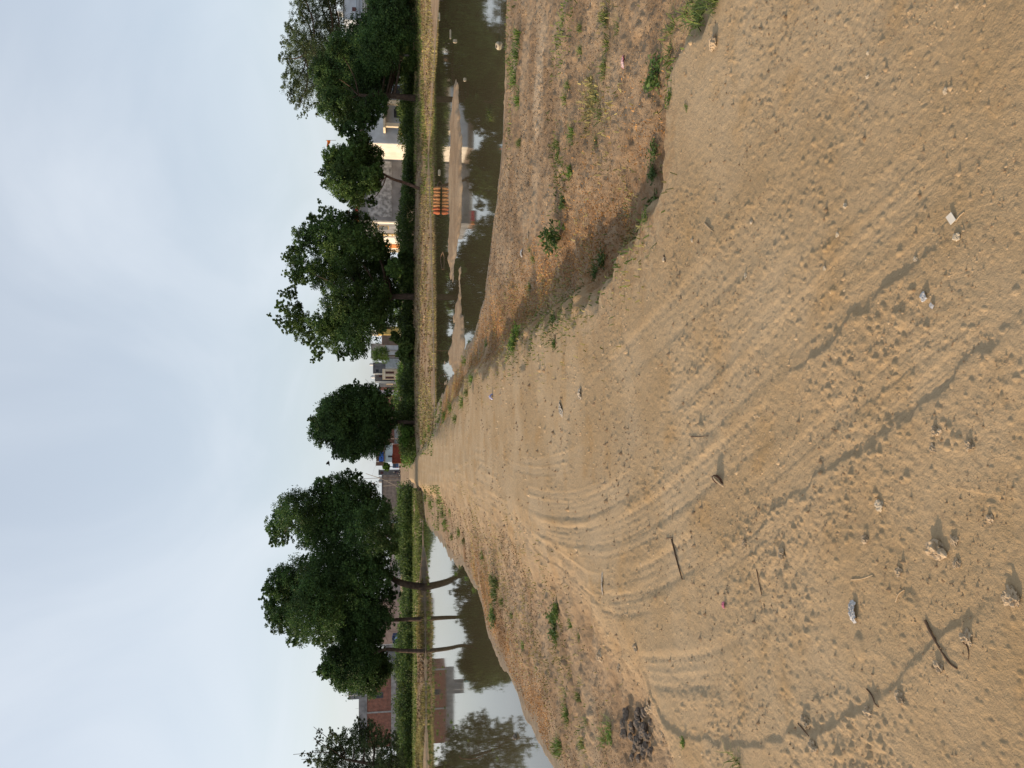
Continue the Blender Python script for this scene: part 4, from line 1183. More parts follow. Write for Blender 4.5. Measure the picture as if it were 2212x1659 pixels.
for k in range(len(prof)): bm.faces.new((L_[k], L_[(k+1) % len(prof)], R_[(k+1) % len(prof)], R_[k]))
bm.faces.new(L_[::-1]); bm.faces.new(R_)
bm_obj("body", bm, mat("blue_van_paint", (0.05, 0.10, 0.19), .45, .1, 2), v)
bm = bmesh.new(); add_box(bm, -0.62, 0.62, -0.012, 0.0, 1.15, 1.18); 
vs = [bm.verts.new(p) for p in ((-.65, -.012, 1.25), (.65, -.012, 1.25), (.58, .118, 1.88), (-.58, .118, 1.88))]; bm.faces.new(vs)
bm_obj("rear_window", bm, M_GLASS, v)
for s in (-1, 1):
    boxo("tail_lamp", s*0.7-0.07, s*0.7+0.07, -0.03, 0.0, 0.8, 1.1, M_RED, v)
    wheel(v, s*0.72, 0.75, 0.32, 0.32, 0.2); wheel(v, s*0.72, 3.2, 0.32, 0.32, 0.2)
boxo("bumper", -0.8, 0.8, -0.08, 0.0, 0.4, 0.55, M_TANKW, v)
# motorcycle
def motorcycle(y, D, rz, label):
    p = at(860, y, D); z = tz(p.x, D)
    t = thing("motorcycle", (p.x, D, z), label, "motorcycle", "motorcycles at the end of the track", rz)
    for xx in (-0.62, 0.62):
        bm = bmesh.new()
        R, r = 0.27, 0.05
        rings = [[bm.verts.new((xx + (R+r*math.cos(b_))*math.cos(a_), r*math.sin(b_), 0.32+(R+r*math.cos(b_))*math.sin(a_))) for b_ in [k*math.pi/3 for k in range(6)]] for a_ in [k*math.pi/8 for k in range(16)]]
        for i in range(16):
            for k in range(6): bm.faces.new((rings[i][k], rings[i][(k+1) % 6], rings[(i+1) % 16][(k+1) % 6], rings[(i+1) % 16][k]))
        w_ = bm_obj("wheel", bm, M_BLACK, t)
        bm = bmesh.new(); add_tube(bm, [(xx, -0.05, 0.32), (xx, 0.05, 0.32)], 0.09, 8); bm_obj("hub", bm, M_STEEL, w_)
    boxo("engine", -0.22, 0.2, -0.13, 0.13, 0.3, 0.62, M_DARKC, t, 0.04)
    boxo("fuel_tank", -0.05, 0.42, -0.14, 0.14, 0.72, 0.95, M_MAROON, t, 0.07)
    boxo("seat", -0.65, -0.02, -0.13, 0.13, 0.76, 0.88, M_BLACK, t, 0.05)
    bm = bmesh.new(); add_tube(bm, [(0.62, 0, 0.32), (0.42, 0, 0.95), (0.38, 0, 1.08)], 0.035, 6); add_tube(bm, [(0.36, -0.36, 1.06), (0.4, 0, 1.08), (0.36, 0.36, 1.06)], 0.02, 6)
    bm_obj("handlebar", bm, M_STEEL, t)
    boxo("headlight", 0.45, 0.56, -0.08, 0.08, 0.86, 1.02, M_TANKW, t, 0.03)
    return t
motorcycle(969, 196.10, 0.4, "dark motorcycle parked in front of the hut with the blue tarpaulin")
motorcycle(1022.5, 199.80, -0.5, "dark motorcycle parked before the small grey hut, a person beside it")
# person by the second motorcycle
def person(px, y, D, label):
    p = at(px, y, D); z = tz(p.x, D)
    t = thing("person", (p.x, D, z), label, "person")
    me = bpy.data.meshes.new("body")
    J = [(0,0,.95),(0,0,1.2),(0,0,1.42),(0,0.0,1.52),(0,-.02,1.66),
         (.19,0,1.40),(.25,.02,1.13),(.24,-.10,.90),(.24,-.13,.81),
         (-.19,0,1.40),(-.25,.02,1.13),(-.22,-.14,.93),(-.21,-.18,.84),
         (.10,0,.88),(.12,-.02,.48),(.12,.02,.08),(.13,-.14,.04),
         (-.10,0,.88),(-.12,.0,.48),(-.13,.03,.08),(-.14,-.13,.04)]
    E = [(0,1),(1,2),(2,3),(3,4),(2,5),(5,6),(6,7),(7,8),(2,9),(9,10),(10,11),(11,12),(0,13),(13,14),(14,15),(15,16),(0,17),(17,18),(18,19),(19,20)]
    Rr = [.15,.15,.15,.06,.105,.075,.055,.042,.035,.075,.055,.042,.035,.095,.065,.045,.04,.095,.065,.045,.04]
    me.from_pydata(J, E, []); me.update()
    ob = link("body", me, mat("dark_clothes", (0.035, 0.028, 0.045), .9, .3, 6), t)
    sk = ob.modifiers.new("skin", 'SKIN')
    for i, q in enumerate(me.skin_vertices[0].data): q.radius = (Rr[i], Rr[i]*0.85); q.use_root = (i == 0)
    ob.modifiers.new("sub", 'SUBSURF').levels = 1; ob.modifiers["sub"].render_levels = 2
    bm = bmesh.new(); bmesh.ops.create_uvsphere(bm, u_segments=14, v_segments=10, radius=0.118)
    for v_ in bm.verts: v_.co = Vector((v_.co.x*0.95, v_.co.y, v_.co.z*0.95)) + Vector((0, 0, 1.70))
    bm_obj("cap", bm, M_TANKW, t, smooth=True)
    bm = bmesh.new(); bmesh.ops.create_uvsphere(bm, u_segments=12, v_segments=8, radius=0.09)
    for v_ in bm.verts: v_.co = v_.co + Vector((0, -0.055, 1.63))
    bm_obj("face", bm, mat("skin", (0.22, 0.12, 0.075), .6, .1, 4), t, smooth=True)
    return t
person(860, 1019.5, 197.95, "person in dark clothes and a pale cap standing by a motorcycle")
# brick wall, tanks and poles left of the track end
h = house("boundary_wall", "long rough grey brick wall under the broad dark tree", 1027, 1124, 207.20, "wall")
box_r("brickwork", M_BRICKG, h, 826.5, 864, 1026, 1124, 207.20, 0.3, base=GZ)
box_r("coping", M_DARKC, h, 824.5, 826.5, 1025.5, 1124.5, 207.02, 0.5)
box_r("pillar", M_BLUEWHITE, h, 829, 864, 1124.5, 1130, 207.02, 0.5, base=GZ)
water_tank("white tank standing above the rough grey brick wall", 817.5, 826, 1028.5, 1034.5, 212.75, M_TANKW)
water_tank("grey tank standing above the rough grey brick wall", 818, 826, 1035, 1043, 212.75, M_CONC)
h = house("boundary_wall", "dull red brick wall glimpsed under the broad tree's lower leaves", 1130, 1162, 209.05, "wall")
box_r("brickwork", M_BRICKB, h, 833, 864, 1130.5, 1161, 209.05, 0.3, base=GZ)
box_r("coping", M_BROWN, h, 831.8, 833, 1130, 1161.5, 208.87, 0.4)
h = house("house", "pale pink rendered house behind the broad dark tree", 1162, 1290, 214.60)
box_r("wall", mat("pale_pink_render", (0.50, 0.43, 0.40), .95, .15, 1.0), h, 844, 864, 1162, 1292, 214.60, 6, base=GZ)
box_r("parapet", M_PINK, h, 842.5, 844, 1161.5, 1292.5, 214.42, 0.3)
h = house("house", "plain pinkish rendered house with a slanting cable across its wall", 1300, 1392, 207.20)
box_r("wall", M_PINK, h, 822, 864, 1298, 1391.5, 207.20, 6, base=GZ)
box_r("parapet", M_CONC, h, 820.5, 822, 1297.5, 1392, 207.02, 0.3)
bm = bmesh.new()
add_tube(bm, [at(828, 1366, 207.02)-h.location, at(838, 1386, 207.02)-h.location], 0.04, 6)
add_tube(bm, [at(838, 1364.5, 207.02)-h.location, at(856, 1364.5, 207.02)-h.location], 0.04, 6)
bm_obj("cable", bm, M_BROWN, h)
h = house("boundary_wall", "low dark retaining wall behind the left pond's undergrowth", 1053, 1240, 114, "wall")
box_r("wall", M_DARKC, h, 863, 880, 1053, 1240, 114, 0.4, base=GZ)
box_r("coping", M_CONC, h, 861.8, 863, 1052.5, 1240.5, 113.9, 0.6)
# tarpaulin covered cart
cb = at(872, 1381, 126); czz = tz(cb.x, 126)
t = thing("cart", (cb.x, 126, czz), "cart covered by a dark navy tarpaulin with a light blue flap, before the pinkish house", "cart")
bm = bmesh.new()
zt = at(847, 1381, 126).z-czz
vs0 = add_box(bm, -0.68, 0.68, 0, 1.6, 0.35, zt)
bmesh.ops.subdivide_edges(bm, edges=bm.edges[:], cuts=4, use_grid_fill=True)
rr = random.Random(4)
for v_ in bm.verts:
    k = (v_.co.z-0.35)/(zt-0.35)
    v_.co += Vector((rr.uniform(-.06, .06) - v_.co.x*0.18*k, rr.uniform(-.08, .08), rr.uniform(-.07, .05) - 0.15*abs(v_.co.x)*k))
bm_obj("cover", bm, M_NAVY, t, smooth=False)
bm = bmesh.new()
vs = [bm.verts.new(p) for p in ((0.05, -.09, zt-0.35), (.5, -.10, zt-.55), (.55, -.11, zt-.85), (.25, -.12, zt-.8), (0.0, -.1, zt-.55))]; bm.faces.new(vs)
fl = bm_obj("flap", bm, M_LBLUE, t); fl.modifiers.new("t", 'SOLIDIFY').thickness = 0.02
for s in (-1, 1): wheel(t, s*0.75, 0.8, 0.33, 0.33, 0.12)
# low walls between bushy tree and brick house
h = house("boundary_wall", "bluish grey wall between the bushy tree's trunk and the brick house", 1394, 1450, 209.05, "wall")
box_r("wall", M_GREY, h, 832, 864, 1408, 1450, 209.05, 0.3, base=GZ)
box_r("end_wall", M_CONC, h, 828, 864, 1392.5, 1408, 209.42, 0.3, base=GZ)
box_r("pale_panel", M_BLUEWHITE, h, 836, 840, 1400, 1430, 208.87, 0.08)
# --- brick house with plinth, left
h = house("brick_house", "long red brick house with grey parapet, grey plinth and a tank on its roof", 1451, 1615, 207.20)
box_r("wall", M_BRICK, h, 793, 846, 1452, 1614, 207.20, 8)
box_r("parapet", M_GREY, h, 775, 793, 1451, 1614.5, 207.02, 0.4)
box_r("plinth", M_GREY, h, 846, 866, 1451, 1615, 206.74, 8.4, base=GZ)
box_r("plinth_top", M_CONC, h, 845, 856, 1450.6, 1615.4, 206.46, 0.18)
for q in (1451.5, 1537): box_r("column", M_CONC, h, 793, 845, q, q+3.2, 207.05, 0.2)
box_r("roof_room", M_GREY, h, 754, 775, 1489, 1511, 209.98, 3)
box_r("roof_slab", M_DARKC, h, 752.6, 754, 1488, 1512, 209.42, 3.6)
water_tank("blue tank on the brick house's roof room", 735, 752.6, 1478, 1488, 211.83, M_TANKB)
bm = bmesh.new(); add_tube(bm, [at(775, 1502, 207.38)-h.location, at(733, 1503.5, 207.38)-h.location], 0.03, 6)
bm_obj("roof_rod", bm, M_STEEL, h)
for q in (1462, 1475, 1530, 1552, 1580):
    bm = bmesh.new(); add_tube(bm, [at(776, q, 207.38)-h.location, at(768+q%5, q+0.7, 207.38)-h.location], 0.022, 5); bm_obj("roof_rod", bm, M_DWOOD, h)
window(h, 806, 828, 1496, 1508, 207.20)

# --- poles, cables, flags
def pole(pts, D, r, m, label, group="leaning poles around the track's end", cat="pole", name="pole"):
    P = [at(a, b, D) for a, b in pts]
    bm = bmesh.new(); add_tube(bm, P, r, 8)
    o_ = bm_obj(name, bm, m)
    return tag(o_, label, cat, group)
pole([(862, 1057), (853, 1048), (824, 1034), (790, 1023)], 201.65, 0.07, M_WOOD, "long pole leaning to the right across the grey brick wall and above the white tank")
pole([(864, 1031), (785, 1034)], 203.50, 0.05, M_DWOOD, "thin upright rod rising behind the white tank")
pole([(866, 1036.5), (834, 1037.5)], 202.58, 0.06, M_WOOD, "short upright pole standing before the grey brick wall, nearer the track")
pole([(866, 1046), (828, 1050)], 202.21, 0.06, M_WOOD, "short pole against the grey brick wall crossed by the long leaning pole")
pole([(868, 960), (815, 960.5)], 201.65, 0.10, M_WOOD, "pale concrete post at the edge of the hut with the blue tarpaulin")
pole([(866, 947), (825, 948)], 205.35, 0.08, M_PINK, "pinkish post in front of the red brick wall left of the round tree")
pole([(840, 972), (814, 972.5), (785, 977)], 209.05, 0.05, M_DWOOD, "thin tilted antenna rod above the hut with the blue tarpaulin")
pole([(866, 853), (850, 855), (838, 849), (828, 855.5)], 207.20, 0.06, M_WOOD, "crooked pale pole at the right end of the red brick wall")
pole([(838, 788), (827, 789)], 216.45, 0.03, M_WOOD, "thin pale stake in front of the corrugated fence") if False else None
pole([(893, 969), (868, 968.5)], 70, 0.06, M_DWOOD, "dark stake in the weeds right of the rusty shed")
pole([(812, 1003), (800, 990), (790, 979)], 208.31, 0.012, M_DARKC, "thin overhead cable slanting up to the antenna rod", None, "cable", "cable")
pole([(803, 1030), (808, 1014), (812, 1003)], 208.31, 0.012, M_DARKC, "thin overhead cable sagging between the hut and the white tank", None, "cable", "cable")

def flag(pole_pts, D, pts, label):
    t = thing("flag", at(*pole_pts[0], D), label, "flag")
    o_ = t.location
    bm = bmesh.new(); add_tube(bm, [at(a, b, D)-o_ for a, b in pole_pts], 0.025, 6); bm_obj("flag_pole", bm, M_DWOOD, t)
    bm = bmesh.new(); rng = random.Random(3)
    vs = [bm.verts.new(at(a, b, D+dd)-o_) for a, b, dd in pts]
    for i in range(0, len(vs)-2, 2): bm.faces.new((vs[i], vs[i+1], vs[i+3], vs[i+2]) if i+3 < len(vs) else (vs[i], vs[i+1], vs[i+2]))
    f = bm_obj("cloth", bm, M_FLAG, t); f.modifiers.new("t", 'SOLIDIFY').thickness = 0.01
    return t
flag([(726, 303), (704, 303)], 95, [(706, 303.2, 0), (714, 303.2, 0), (707, 308, .15), (713, 309, .15), (706, 313, -.1), (709, 314, -.1), (705, 318, .1)], "little orange flag flying from a thin mast above the crooked tree")
flag([(826, 1050), (803, 1046)], 203.50, [(804, 1043.5, 0), (805.5, 1042.2, 0), (807, 1047, .1), (809, 1045, .1), (812.5, 1047.5, 0)], "bright orange pennant beside the broad dark tree, over the grey brick wall")

# crow in the sky
bpz = at(711, 1001, 60)
t = thing("bird", bpz, "small dark bird flying in the sky between the round tree and the broad tree", "bird")
bm = bmesh.new()
add_tube(bm, [(-.20, 0, -.02), (-.12, 0, 0), (0, 0, .02), (.10, 0, .02), (.17, 0, .04), (.22, 0, .03)], [.012, .04, .055, .045, .035, .008], 8)
bm_obj("body", bm, M_BLACK, t, smooth=True)
for s in (-1, 1):
    bm = bmesh.new()
    A_ = [(.10, s*.04, .03), (.13, s*.22, .14), (.02, s*.44, .20)]; B_ = [(-.07, s*.04, .02), (-.05, s*.22, .12), (-.05, s*.40, .17)]
    va = [bm.verts.new(p) for p in A_]; vb_ = [bm.verts.new(p) for p in B_]
    for i in range(2): bm.faces.new((va[i], va[i+1], vb_[i+1], vb_[i]))
    q = bm_obj("wing", bm, M_BLACK, t); q.modifiers.new("t", 'SOLIDIFY').thickness = 0.012

# ------------------------------------------------------------------ small things on the ground
M_CLOD = mat("dry_clod_soil", (0.40, 0.305, 0.20), 0.95, 0.22, 25, 0.7, 60)
M_CLODG = mat("grey_mud_lumps", (0.21, 0.172, 0.138), 0.95, 0.3, 20, 0.7, 50)
M_STONE = mat("pale_stone", (0.47, 0.39, 0.28), 0.9, 0.15, 30, 0.5, 60)
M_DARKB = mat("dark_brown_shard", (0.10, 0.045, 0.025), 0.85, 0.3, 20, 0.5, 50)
M_PLASTIC = mat("crumpled_white_plastic", (0.46, 0.45, 0.44), 0.6, 0.15, 20)
M_PAPER = mat("white_card", (0.56, 0.52, 0.45), 0.7, 0.08, 12)
M_PINKP = mat("pink_wrapper_plastic", (0.60, 0.20, 0.28), 0.4, 0.25, 30)
M_BLUEP = mat("blue_white_wrapper", (0.14, 0.18, 0.52), 0.4, 0.1, 18, col2=(0.6, 0.58, 0.62))
M_REDP = mat("red_white_wrapper", (0.50, 0.13, 0.18), 0.5, 0.1, 16, col2=(0.66, 0.58, 0.55))
M_FOAM = mat("dirty_white_foam", (0.42, 0.36, 0.26), 0.8, 0.12, 10)
M_SACK = mat("tan_sacking", (0.46, 0.26, 0.12), 0.9, 0.2, 6, col2=(0.30, 0.13, 0.055))
M_SACKR = mat("orange_sacking", (0.48, 0.17, 0.07), 0.9, 0.2, 6, col2=(0.30, 0.08, 0.04))
M_SLAB = mat("pale_flaking_crust", (0.47, 0.40, 0.31), 0.95, 0.12, 9, 0.5, 40)
WEED_D = leaf_mat("weed_leaves", (0.040, 0.085, 0.020), (0.125, 0.180, 0.045), 0.25)
WEED_B = leaf_mat("fresh_weed_leaves", (0.050, 0.100, 0.018), (0.150, 0.220, 0.045), 0.3)

def upx(px, y):
    """metres per picture unit at the ground point there"""
    p = gpt(px, y); return p, (p - Vector((0, 0, CAM_Z))).length/F_PX*1.0

def lump_mesh(name, rx, ry, rz, seed, rough=0.28, sub=4, sink=0.3):
    rng = random.Random(seed); bm = bmesh.new()
    bmesh.ops.create_icosphere(bm, subdivisions=sub, radius=1)
    from mathutils import noise as mn
    off = Vector((rng.uniform(0, 50), rng.uniform(0, 50), rng.uniform(0, 50)))
    for v in bm.verts:
        n = mn.fractal(v.co*1.3+off, 0.7, 2.0, 5)
        q = v.co*(1+rough*n)
        # flatten into facets
        q = Vector((q.x*rx, q.y*ry, max(q.z, -sink)*rz))
        v.co = q
    me = bpy.data.meshes.new(name); bm.to_mesh(me); bm.free()
    return me

def lump(name, px, y, w_px, label, cat, m, seed=1, aspect=1.0, hgt=0.6, group=None, rough=0.3, sink=0.3):
    p, u = upx(px, y)
    r = w_px*u/2
    me = lump_mesh(name, r*aspect, r, r*hgt*1.2, seed, rough, sink=sink)
    o = link(name, me, m, None, (p.x, p.y, p.z + sink*r*hgt*0.5))
    o.rotation_euler = (0, 0, seed*1.7)
    return tag(o, label, cat, group)

G_CL = "dry clods of earth on the track"
for px, y, wd, lb, sd_ in (
    (2027, 1187, 36, "largest pale clod of earth, in the near rough ground below the long rut", 3),
    (2062, 1168, 16, "small clod touching the largest pale clod's far side, casting a short shadow", 4),
    (2068, 1218, 15, "small yellowish clod just left of the largest pale clod", 5),
    (2096, 962, 18, "rounded clod alone beside the cracked rut edge", 6),
    (2024, 932, 20, "pale clod sitting on the long rut's crumbled edge", 7),
    (2018, 967, 14, "small clod in the crumbled edge close to the pale rut clod", 8),
    (1947, 1507, 20, "clod at the head of the curved scarp, dark twig beside it", 9),
    (2190, 1290, 30, "clod at the frame's near edge where the curved scarp ends", 10),
    (2090, 1376, 22, "yellowish clod on the scarp past the long dark strip", 11),
    (2030, 1440, 18, "clod beyond the lower end of the long dark strip", 12),
    (1743, 1560, 20, "clod broken out of the curved scarp near its middle", 13),
    (1760, 1612, 18, "brown clod lying just below the curved scarp", 14),
    (1880, 1540, 20, "clod broken off the scarp where it bends away", 15),
    (1543, 94, 24, "hollow topped clod near the right verge of the track", 16),
    (1292, 1417, 20, "dark clod at the track's left edge beside a pit", 17),
    (1333, 1445, 18, "yellow sunlit clod at the track's left edge", 18),
    (1420, 1590, 16, "clod next to the heap of dark mud lumps", 19),
    (1390, 1530, 20, "pale clod at the corner of the heap of dark mud lumps", 20),
    (1375, 1398, 16, "low pale clod at the left verge past the tyre arcs", 21),
    (2140, 1120, 14, "small clod low in the near right rough ground", 22),
    (1690, 1196, 18, "pale clod with a dark hollow beside the thin straight twig", 23),
    (1610, 1172, 14, "dark edged clod by the end of the thick stick", 24),
    (1870, 1165, 14, "small clod between the curved twig and the pale flat stone", 25),
    (1945, 1235, 16, "small upright clod casting a shadow near the curved twig", 26)):
    lump("earth_clod", px, y, wd, lb, "clod", M_CLOD, sd_, 1.1, 0.62, G_CL, 0.62)
G_ST = "pale stones on the track"
for px, y, wd, lb, sd_ in (
    (1903, 1091, 20, "flat pale stone with a dark shadow behind it in the rut zone", 31),
    (2068, 511, 14, "yellowish stone just left of the white card", 32),
    (1810, 507, 9, "small yellowish stone up the track from the white card", 33),
    (1978, 560, 9, "round pale pebble between the white card and the crumpled film", 34),
    (2043, 196, 10, "pale pebble in the near right corner of the track", 35),
    (1875, 165, 8, "small pale pebble on the smooth right part of the track", 36),
    (1875, 115, 7, "tiny pebble with shadow far right on the track", 37),
    (1827, 444, 10, "pale chip beside the trampled right part of the track", 38),
    (1612, 596, 10, "orange brown stone left of the right verge ruts", 39),
    (1624, 480, 8, "brown pebble above the orange brown stone", 40),
    (1782, 580, 8, "dark tipped pebble in the middle of the track", 41),
    (1435, 561, 9, "brown splinter-like stone by the track's right verge", 42),
    (1496, 519, 8, "small upright brown stone near the short grey stick", 43)):
    lump("stone", px, y, wd, lb, "stone", M_STONE, sd_, 1.2, 0.6, G_ST, 0.45)
# mounds pressed up by wheels
# shard leaning in the soil
p, u = upx(1556, 1040)
t = thing("earth_slab", p, "upright curved slab of earth crust with a dark hollow side, mid track", "slab")
bm = bmesh.new()
n = 12
for k in range(n+1):
    a_ = math.pi*0.95*k/n
    hh = u*16*math.sin(a_)**0.7
    x_ = -u*20 + u*40*k/n; yb = -u*7*math.sin(a_)
    for dy in (0, u*4):
        bm.verts.new((x_, yb+dy+hh*0.25, -0.02)); bm.verts.new((x_, yb+dy-hh*0.15, hh))
bm.verts.ensure_lookup_table()
for k in range(n):
    i = 4*k; j = 4*k+4
    for q in ((i, j, j+1, i+1), (i+2, i+3, j+3, j+2), (i+1, j+1, j+3, i+3)): bm.faces.new([bm.verts[s] for s in q])
bm_obj("crust", bm, M_CLOD, t, smooth=False).rotation_euler = (0, 0, 1.2)
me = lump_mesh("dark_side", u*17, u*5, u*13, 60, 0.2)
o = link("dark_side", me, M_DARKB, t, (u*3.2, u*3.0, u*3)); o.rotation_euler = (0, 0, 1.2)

def stick(pts, r_px, m, label, group=None, cat="stick", name="stick", lift=0.6):
    P = []
    for a, b in pts:
        q, u_ = upx(a, b); r_ = r_px*u_*0.75; P.append(q + Vector((0, 0, r_*lift)))
    P = smooth_line(P, 2)
    bm = bmesh.new(); k = len(P)
    add_tube(bm, P, [r_*(1-0.5*i/(k-1))*random.uniform(0.85, 1.15) for i in range(k)], 7)
    o_ = bm_obj(name, bm, m, None, smooth=True)
    return tag(o_, label, cat, group)
GS = "sticks and twigs lying on the track"
stick([(2000,1340),(2012,1366),(2034,1402),(2052,1432),(2070,1444)], 4.0, M_DWOOD, "long dark curved strip nearest the camera, standing in for a shadowed furrow", GS)  # dark tube laid where a groove lies in shadow
stick([(1452,1164),(1458,1190),(1466,1222),(1475,1252)], 3.0, M_DWOOD, "thick brown stick beside the tyre arcs in the middle of the track", GS)
stick([(1440,1163),(1454,1161)], 1.6, M_DWOOD, "short crosswise twig at the thick brown stick's upper end", GS)
stick([(1635,1230),(1642,1268),(1652,1312)], 1.5, M_DWOOD, "thin straight twig left of the thick brown stick", GS)
stick([(1453,1097),(1452,1124)], 1.3, M_LWOOD, "thin pale twig just right of the thick brown stick", GS)
stick([(1493,943),(1512,944),(1530,941)], 1.4, M_DWOOD, "short brown twig lying along the track near its middle", GS)
stick([(1840,1252),(1862,1251),(1887,1242)], 2.0, M_LWOOD, "bleached curved twig right of the crumpled white bag", GS)
stick([(1936,1300),(1942,1282),(1955,1274)], 2.2, M_LWOOD, "bleached bent twig on the rim of the wide flat mound", GS)
stick([(1873,1488),(1885,1502),(1892,1520),(1900,1528)], 2.2, M_DWOOD, "dark forked twig on the head of the curved scarp", GS)
stick([(2177,1030),(2172,1094)], 1.2, M_LWOOD, "thin pale straw in the near right rough ground", GS)
stick([(1524,482),(1531,490),(1541,499)], 3.2, M_LWOOD, "short grey stick near the right verge of the track", GS)
stick([(1435,552),(1438,566)], 2.6, M_DWOOD, "short dark stub at the right verge of the track", GS)
stick([(2066,478),(2074,466),(2084,458)], 2.2, M_LWOOD, "pale splinter right beside the white card", GS)
stick([(1751,1470),(1750,1478),(1751,1474)], 1.2, M_DWOOD, "stub") if False else None
stick([(1724,1563),(1736,1576),(1748,1590)], 2.0, M_DWOOD, "dark twig along the curved scarp's broken middle", GS)
stick([(2081,1388),(2091,1394),(2095,1412),(2093,1424)], 1.8, M_DWOOD, "dark hooked twig beyond the long dark strip", GS)

def crumple(name, px, y, wl, ww, label, cat, m, seed, rot=0.0, hgt=0.5, n=12):
    p, u = upx(px, y)
    rng = random.Random(seed); bm = bmesh.new()
    g = [[bm.verts.new(((i/n-.5)*wl*u*(1-0.3*abs(j/n-.5))+rng.uniform(-1, 1)*u*ww*.07, (j/n-.5)*ww*u+rng.uniform(-1, 1)*u*ww*.07,
          u*ww*hgt*(0.12+0.5*rng.random())*(1-(2*abs(i/n-.5))**3))) for j in range(n+1)] for i in range(n+1)]
    for i in range(n):
        for j in range(n): bm.faces.new((g[i][j], g[i+1][j], g[i+1][j+1], g[i][j+1]))
    o_ = bm_obj(name, bm, m, None, loc=(p.x, p.y, p.z+0.004))
    o_.modifiers.new("thickness", 'SOLIDIFY').thickness = 0.002
    o_.rotation_euler = (0, 0, rot)
    return tag(o_, label, cat)
crumple("plastic_bag", 1846, 1321, 44, 17, "crumpled white plastic bag on the near rough ground", "plastic bag", M_PLASTIC, 3, 0.1, 0.7)
crumple("plastic_film", 1997, 641, 20, 13, "torn clear whitish plastic film in the near middle of the track", "plastic film", M_PLASTIC, 4, 0.5, 0.4)
crumple("plastic_film", 2016, 660, 12, 8, "small scrap of whitish film beside the larger torn film", "plastic film", M_PLASTIC, 14, 0.9, 0.4)
crumple("wrapper", 1565, 1307, 14, 9, "small pink wrapper on the left part of the track", "wrapper", M_PINKP, 5, 0.2, 0.7)
crumple("wrapper", 1340, 132, 30, 11, "red and white wrapper on the muddy right bank", "wrapper", M_REDP, 6, 0.1, 0.8)
crumple("wrapper", 1064, 857, 12, 14, "blue and white wrapper on the far part of the track", "wrapper", M_BLUEP, 7, 0.1, 0.9)
crumple("plastic_strip", 1302, 1260, 50, 9, "long pale crumpled strip lying across the tyre arcs", "plastic strip", M_SLAB, 8, 0.05, 0.5)
crumple("plastic_scrap", 1125, 547, 18, 10, "white scrap of plastic on the right bank beside the rusty weeds", "plastic scrap", M_PLASTIC, 9, 0.0, 0.7)
crumple("plastic_scrap", 1138, 508, 18, 5, "narrow whitish scrap on the right bank near the water", "plastic scrap", M_FOAM, 10, 0.1, 0.5)
crumple("mud_crust", 1254, 850, 26, 16, "lifted pale flake of dried mud with dark cracks in the middle of the track", "mud flake", M_SLAB, 11, 0.2, 0.6)
crumple("mud_crust", 1212, 884, 46, 18, "larger pale flake of dried mud up the track from the cracked one", "mud flake", M_SLAB, 12, 1.0, 0.3)
p, u = upx(2059, 472)
o = boxo("card", -u*9, u*9, -u*7, u*7, 0, u*1.6, M_PAPER, None)
o.location = (p.x, p.y, p.z+0.006); o.rotation_euler = (0.10, -0.18, 0.5)
tag(o, "small white card lying tilted on the near right part of the track", "card")

# heap of dark mud lumps, left verge
G_H = "dark lumps of the mud heap at the left verge"
rr = random.Random(12)
protos = [lump_mesh("mud_lump", 1, rr.uniform(.8, 1.1), rr.uniform(.6, .9), 200+i, 0.35, 3) for i in range(5)]
for me in protos: me.materials.append(M_CLODG)
first = True
for k in range(56):
    px = 1374 + rr.gauss(0, 11); y = 1533 + 110*rr.random()
    px += (y-1590)*0.06
    q, u = upx(px, y)
    o = bpy.data.objects.new("mud_lump", protos[k % 5]); COL.objects.link(o)
    s = u*rr.uniform(4.5, 9.5)
    o.scale = (s, s, s); o.location = (q.x, q.y, q.z + s*rr.uniform(0.25, 1.0)); o.rotation_euler = (rr.uniform(-.4, .4), rr.uniform(-.4, .4), rr.uniform(0, 6.3))
    tag(o, "dark grey lump of dried mud in the heap at the track's left verge", "mud lump", G_H)

# --------------------------------------------------------------- green weeds
def weed_mesh(name, R, H, n, ll, seed, m, upright=0.3):
    """a low leafy weed: stems fan out from one root, leaves along each"""
    rng = np.random.default_rng(seed)
    C = []; bm = bmesh.new()
    ns = max(5, n//12)
    for s in range(ns):
        az = rng.uniform(0, 2*np.pi); el = rng.uniform(0.15, 1.3)
        L = rng.uniform(0.6, 1.0)
        tip = np.array([math.cos(az)*math.cos(el)*R, math.sin(az)*math.cos(el)*R, math.sin(el)*H])*L
        pts = [Vector(tip*t_ + np.array([0, 0, 0.18*H*math.sin(t_*math.pi)])) for t_ in (0, .35, .7, 1)]
        add_tube(bm, pts, [ll*0.07, ll*0.06, ll*0.05, ll*0.03], 4)
        for q in range(n//ns):
            t_ = rng.uniform(0.2, 1.05)
            C.append(tip*t_ + np.array([0, 0, 0.18*H*math.sin(min(t_, 1)*math.pi)]) + rng.normal(size=3)*ll*0.45)
    C = np.array(C); C[:, 2] = np.abs(C[:, 2]) + ll*0.1
    V, Fc = leaf_quads(C, ll, ll*0.42, rng, droop=-0.1, flat=0.5)
    me0 = mesh_np(name, V, Fc)
    b2 = bmesh.new(); b2.from_mesh(me0)
    me_s = bpy.data.meshes.new("stems"); bm.to_mesh(me_s); bm.free()
    b2.from_mesh(me_s); me = bpy.data.meshes.new(name); b2.to_mesh(me); b2.free()
    me.materials.append(m)
    return me
W_PRO = [weed_mesh("weed", 1, 0.7, 170, 0.26, 300, WEED_D), weed_mesh("weed", 1, 0.9, 220, 0.22, 301, WEED_D), weed_mesh("weed", 1, 0.6, 130, 0.28, 302, WEED_B), weed_mesh("weed", 1, 0.5, 260, 0.17, 303, WEED_B)]
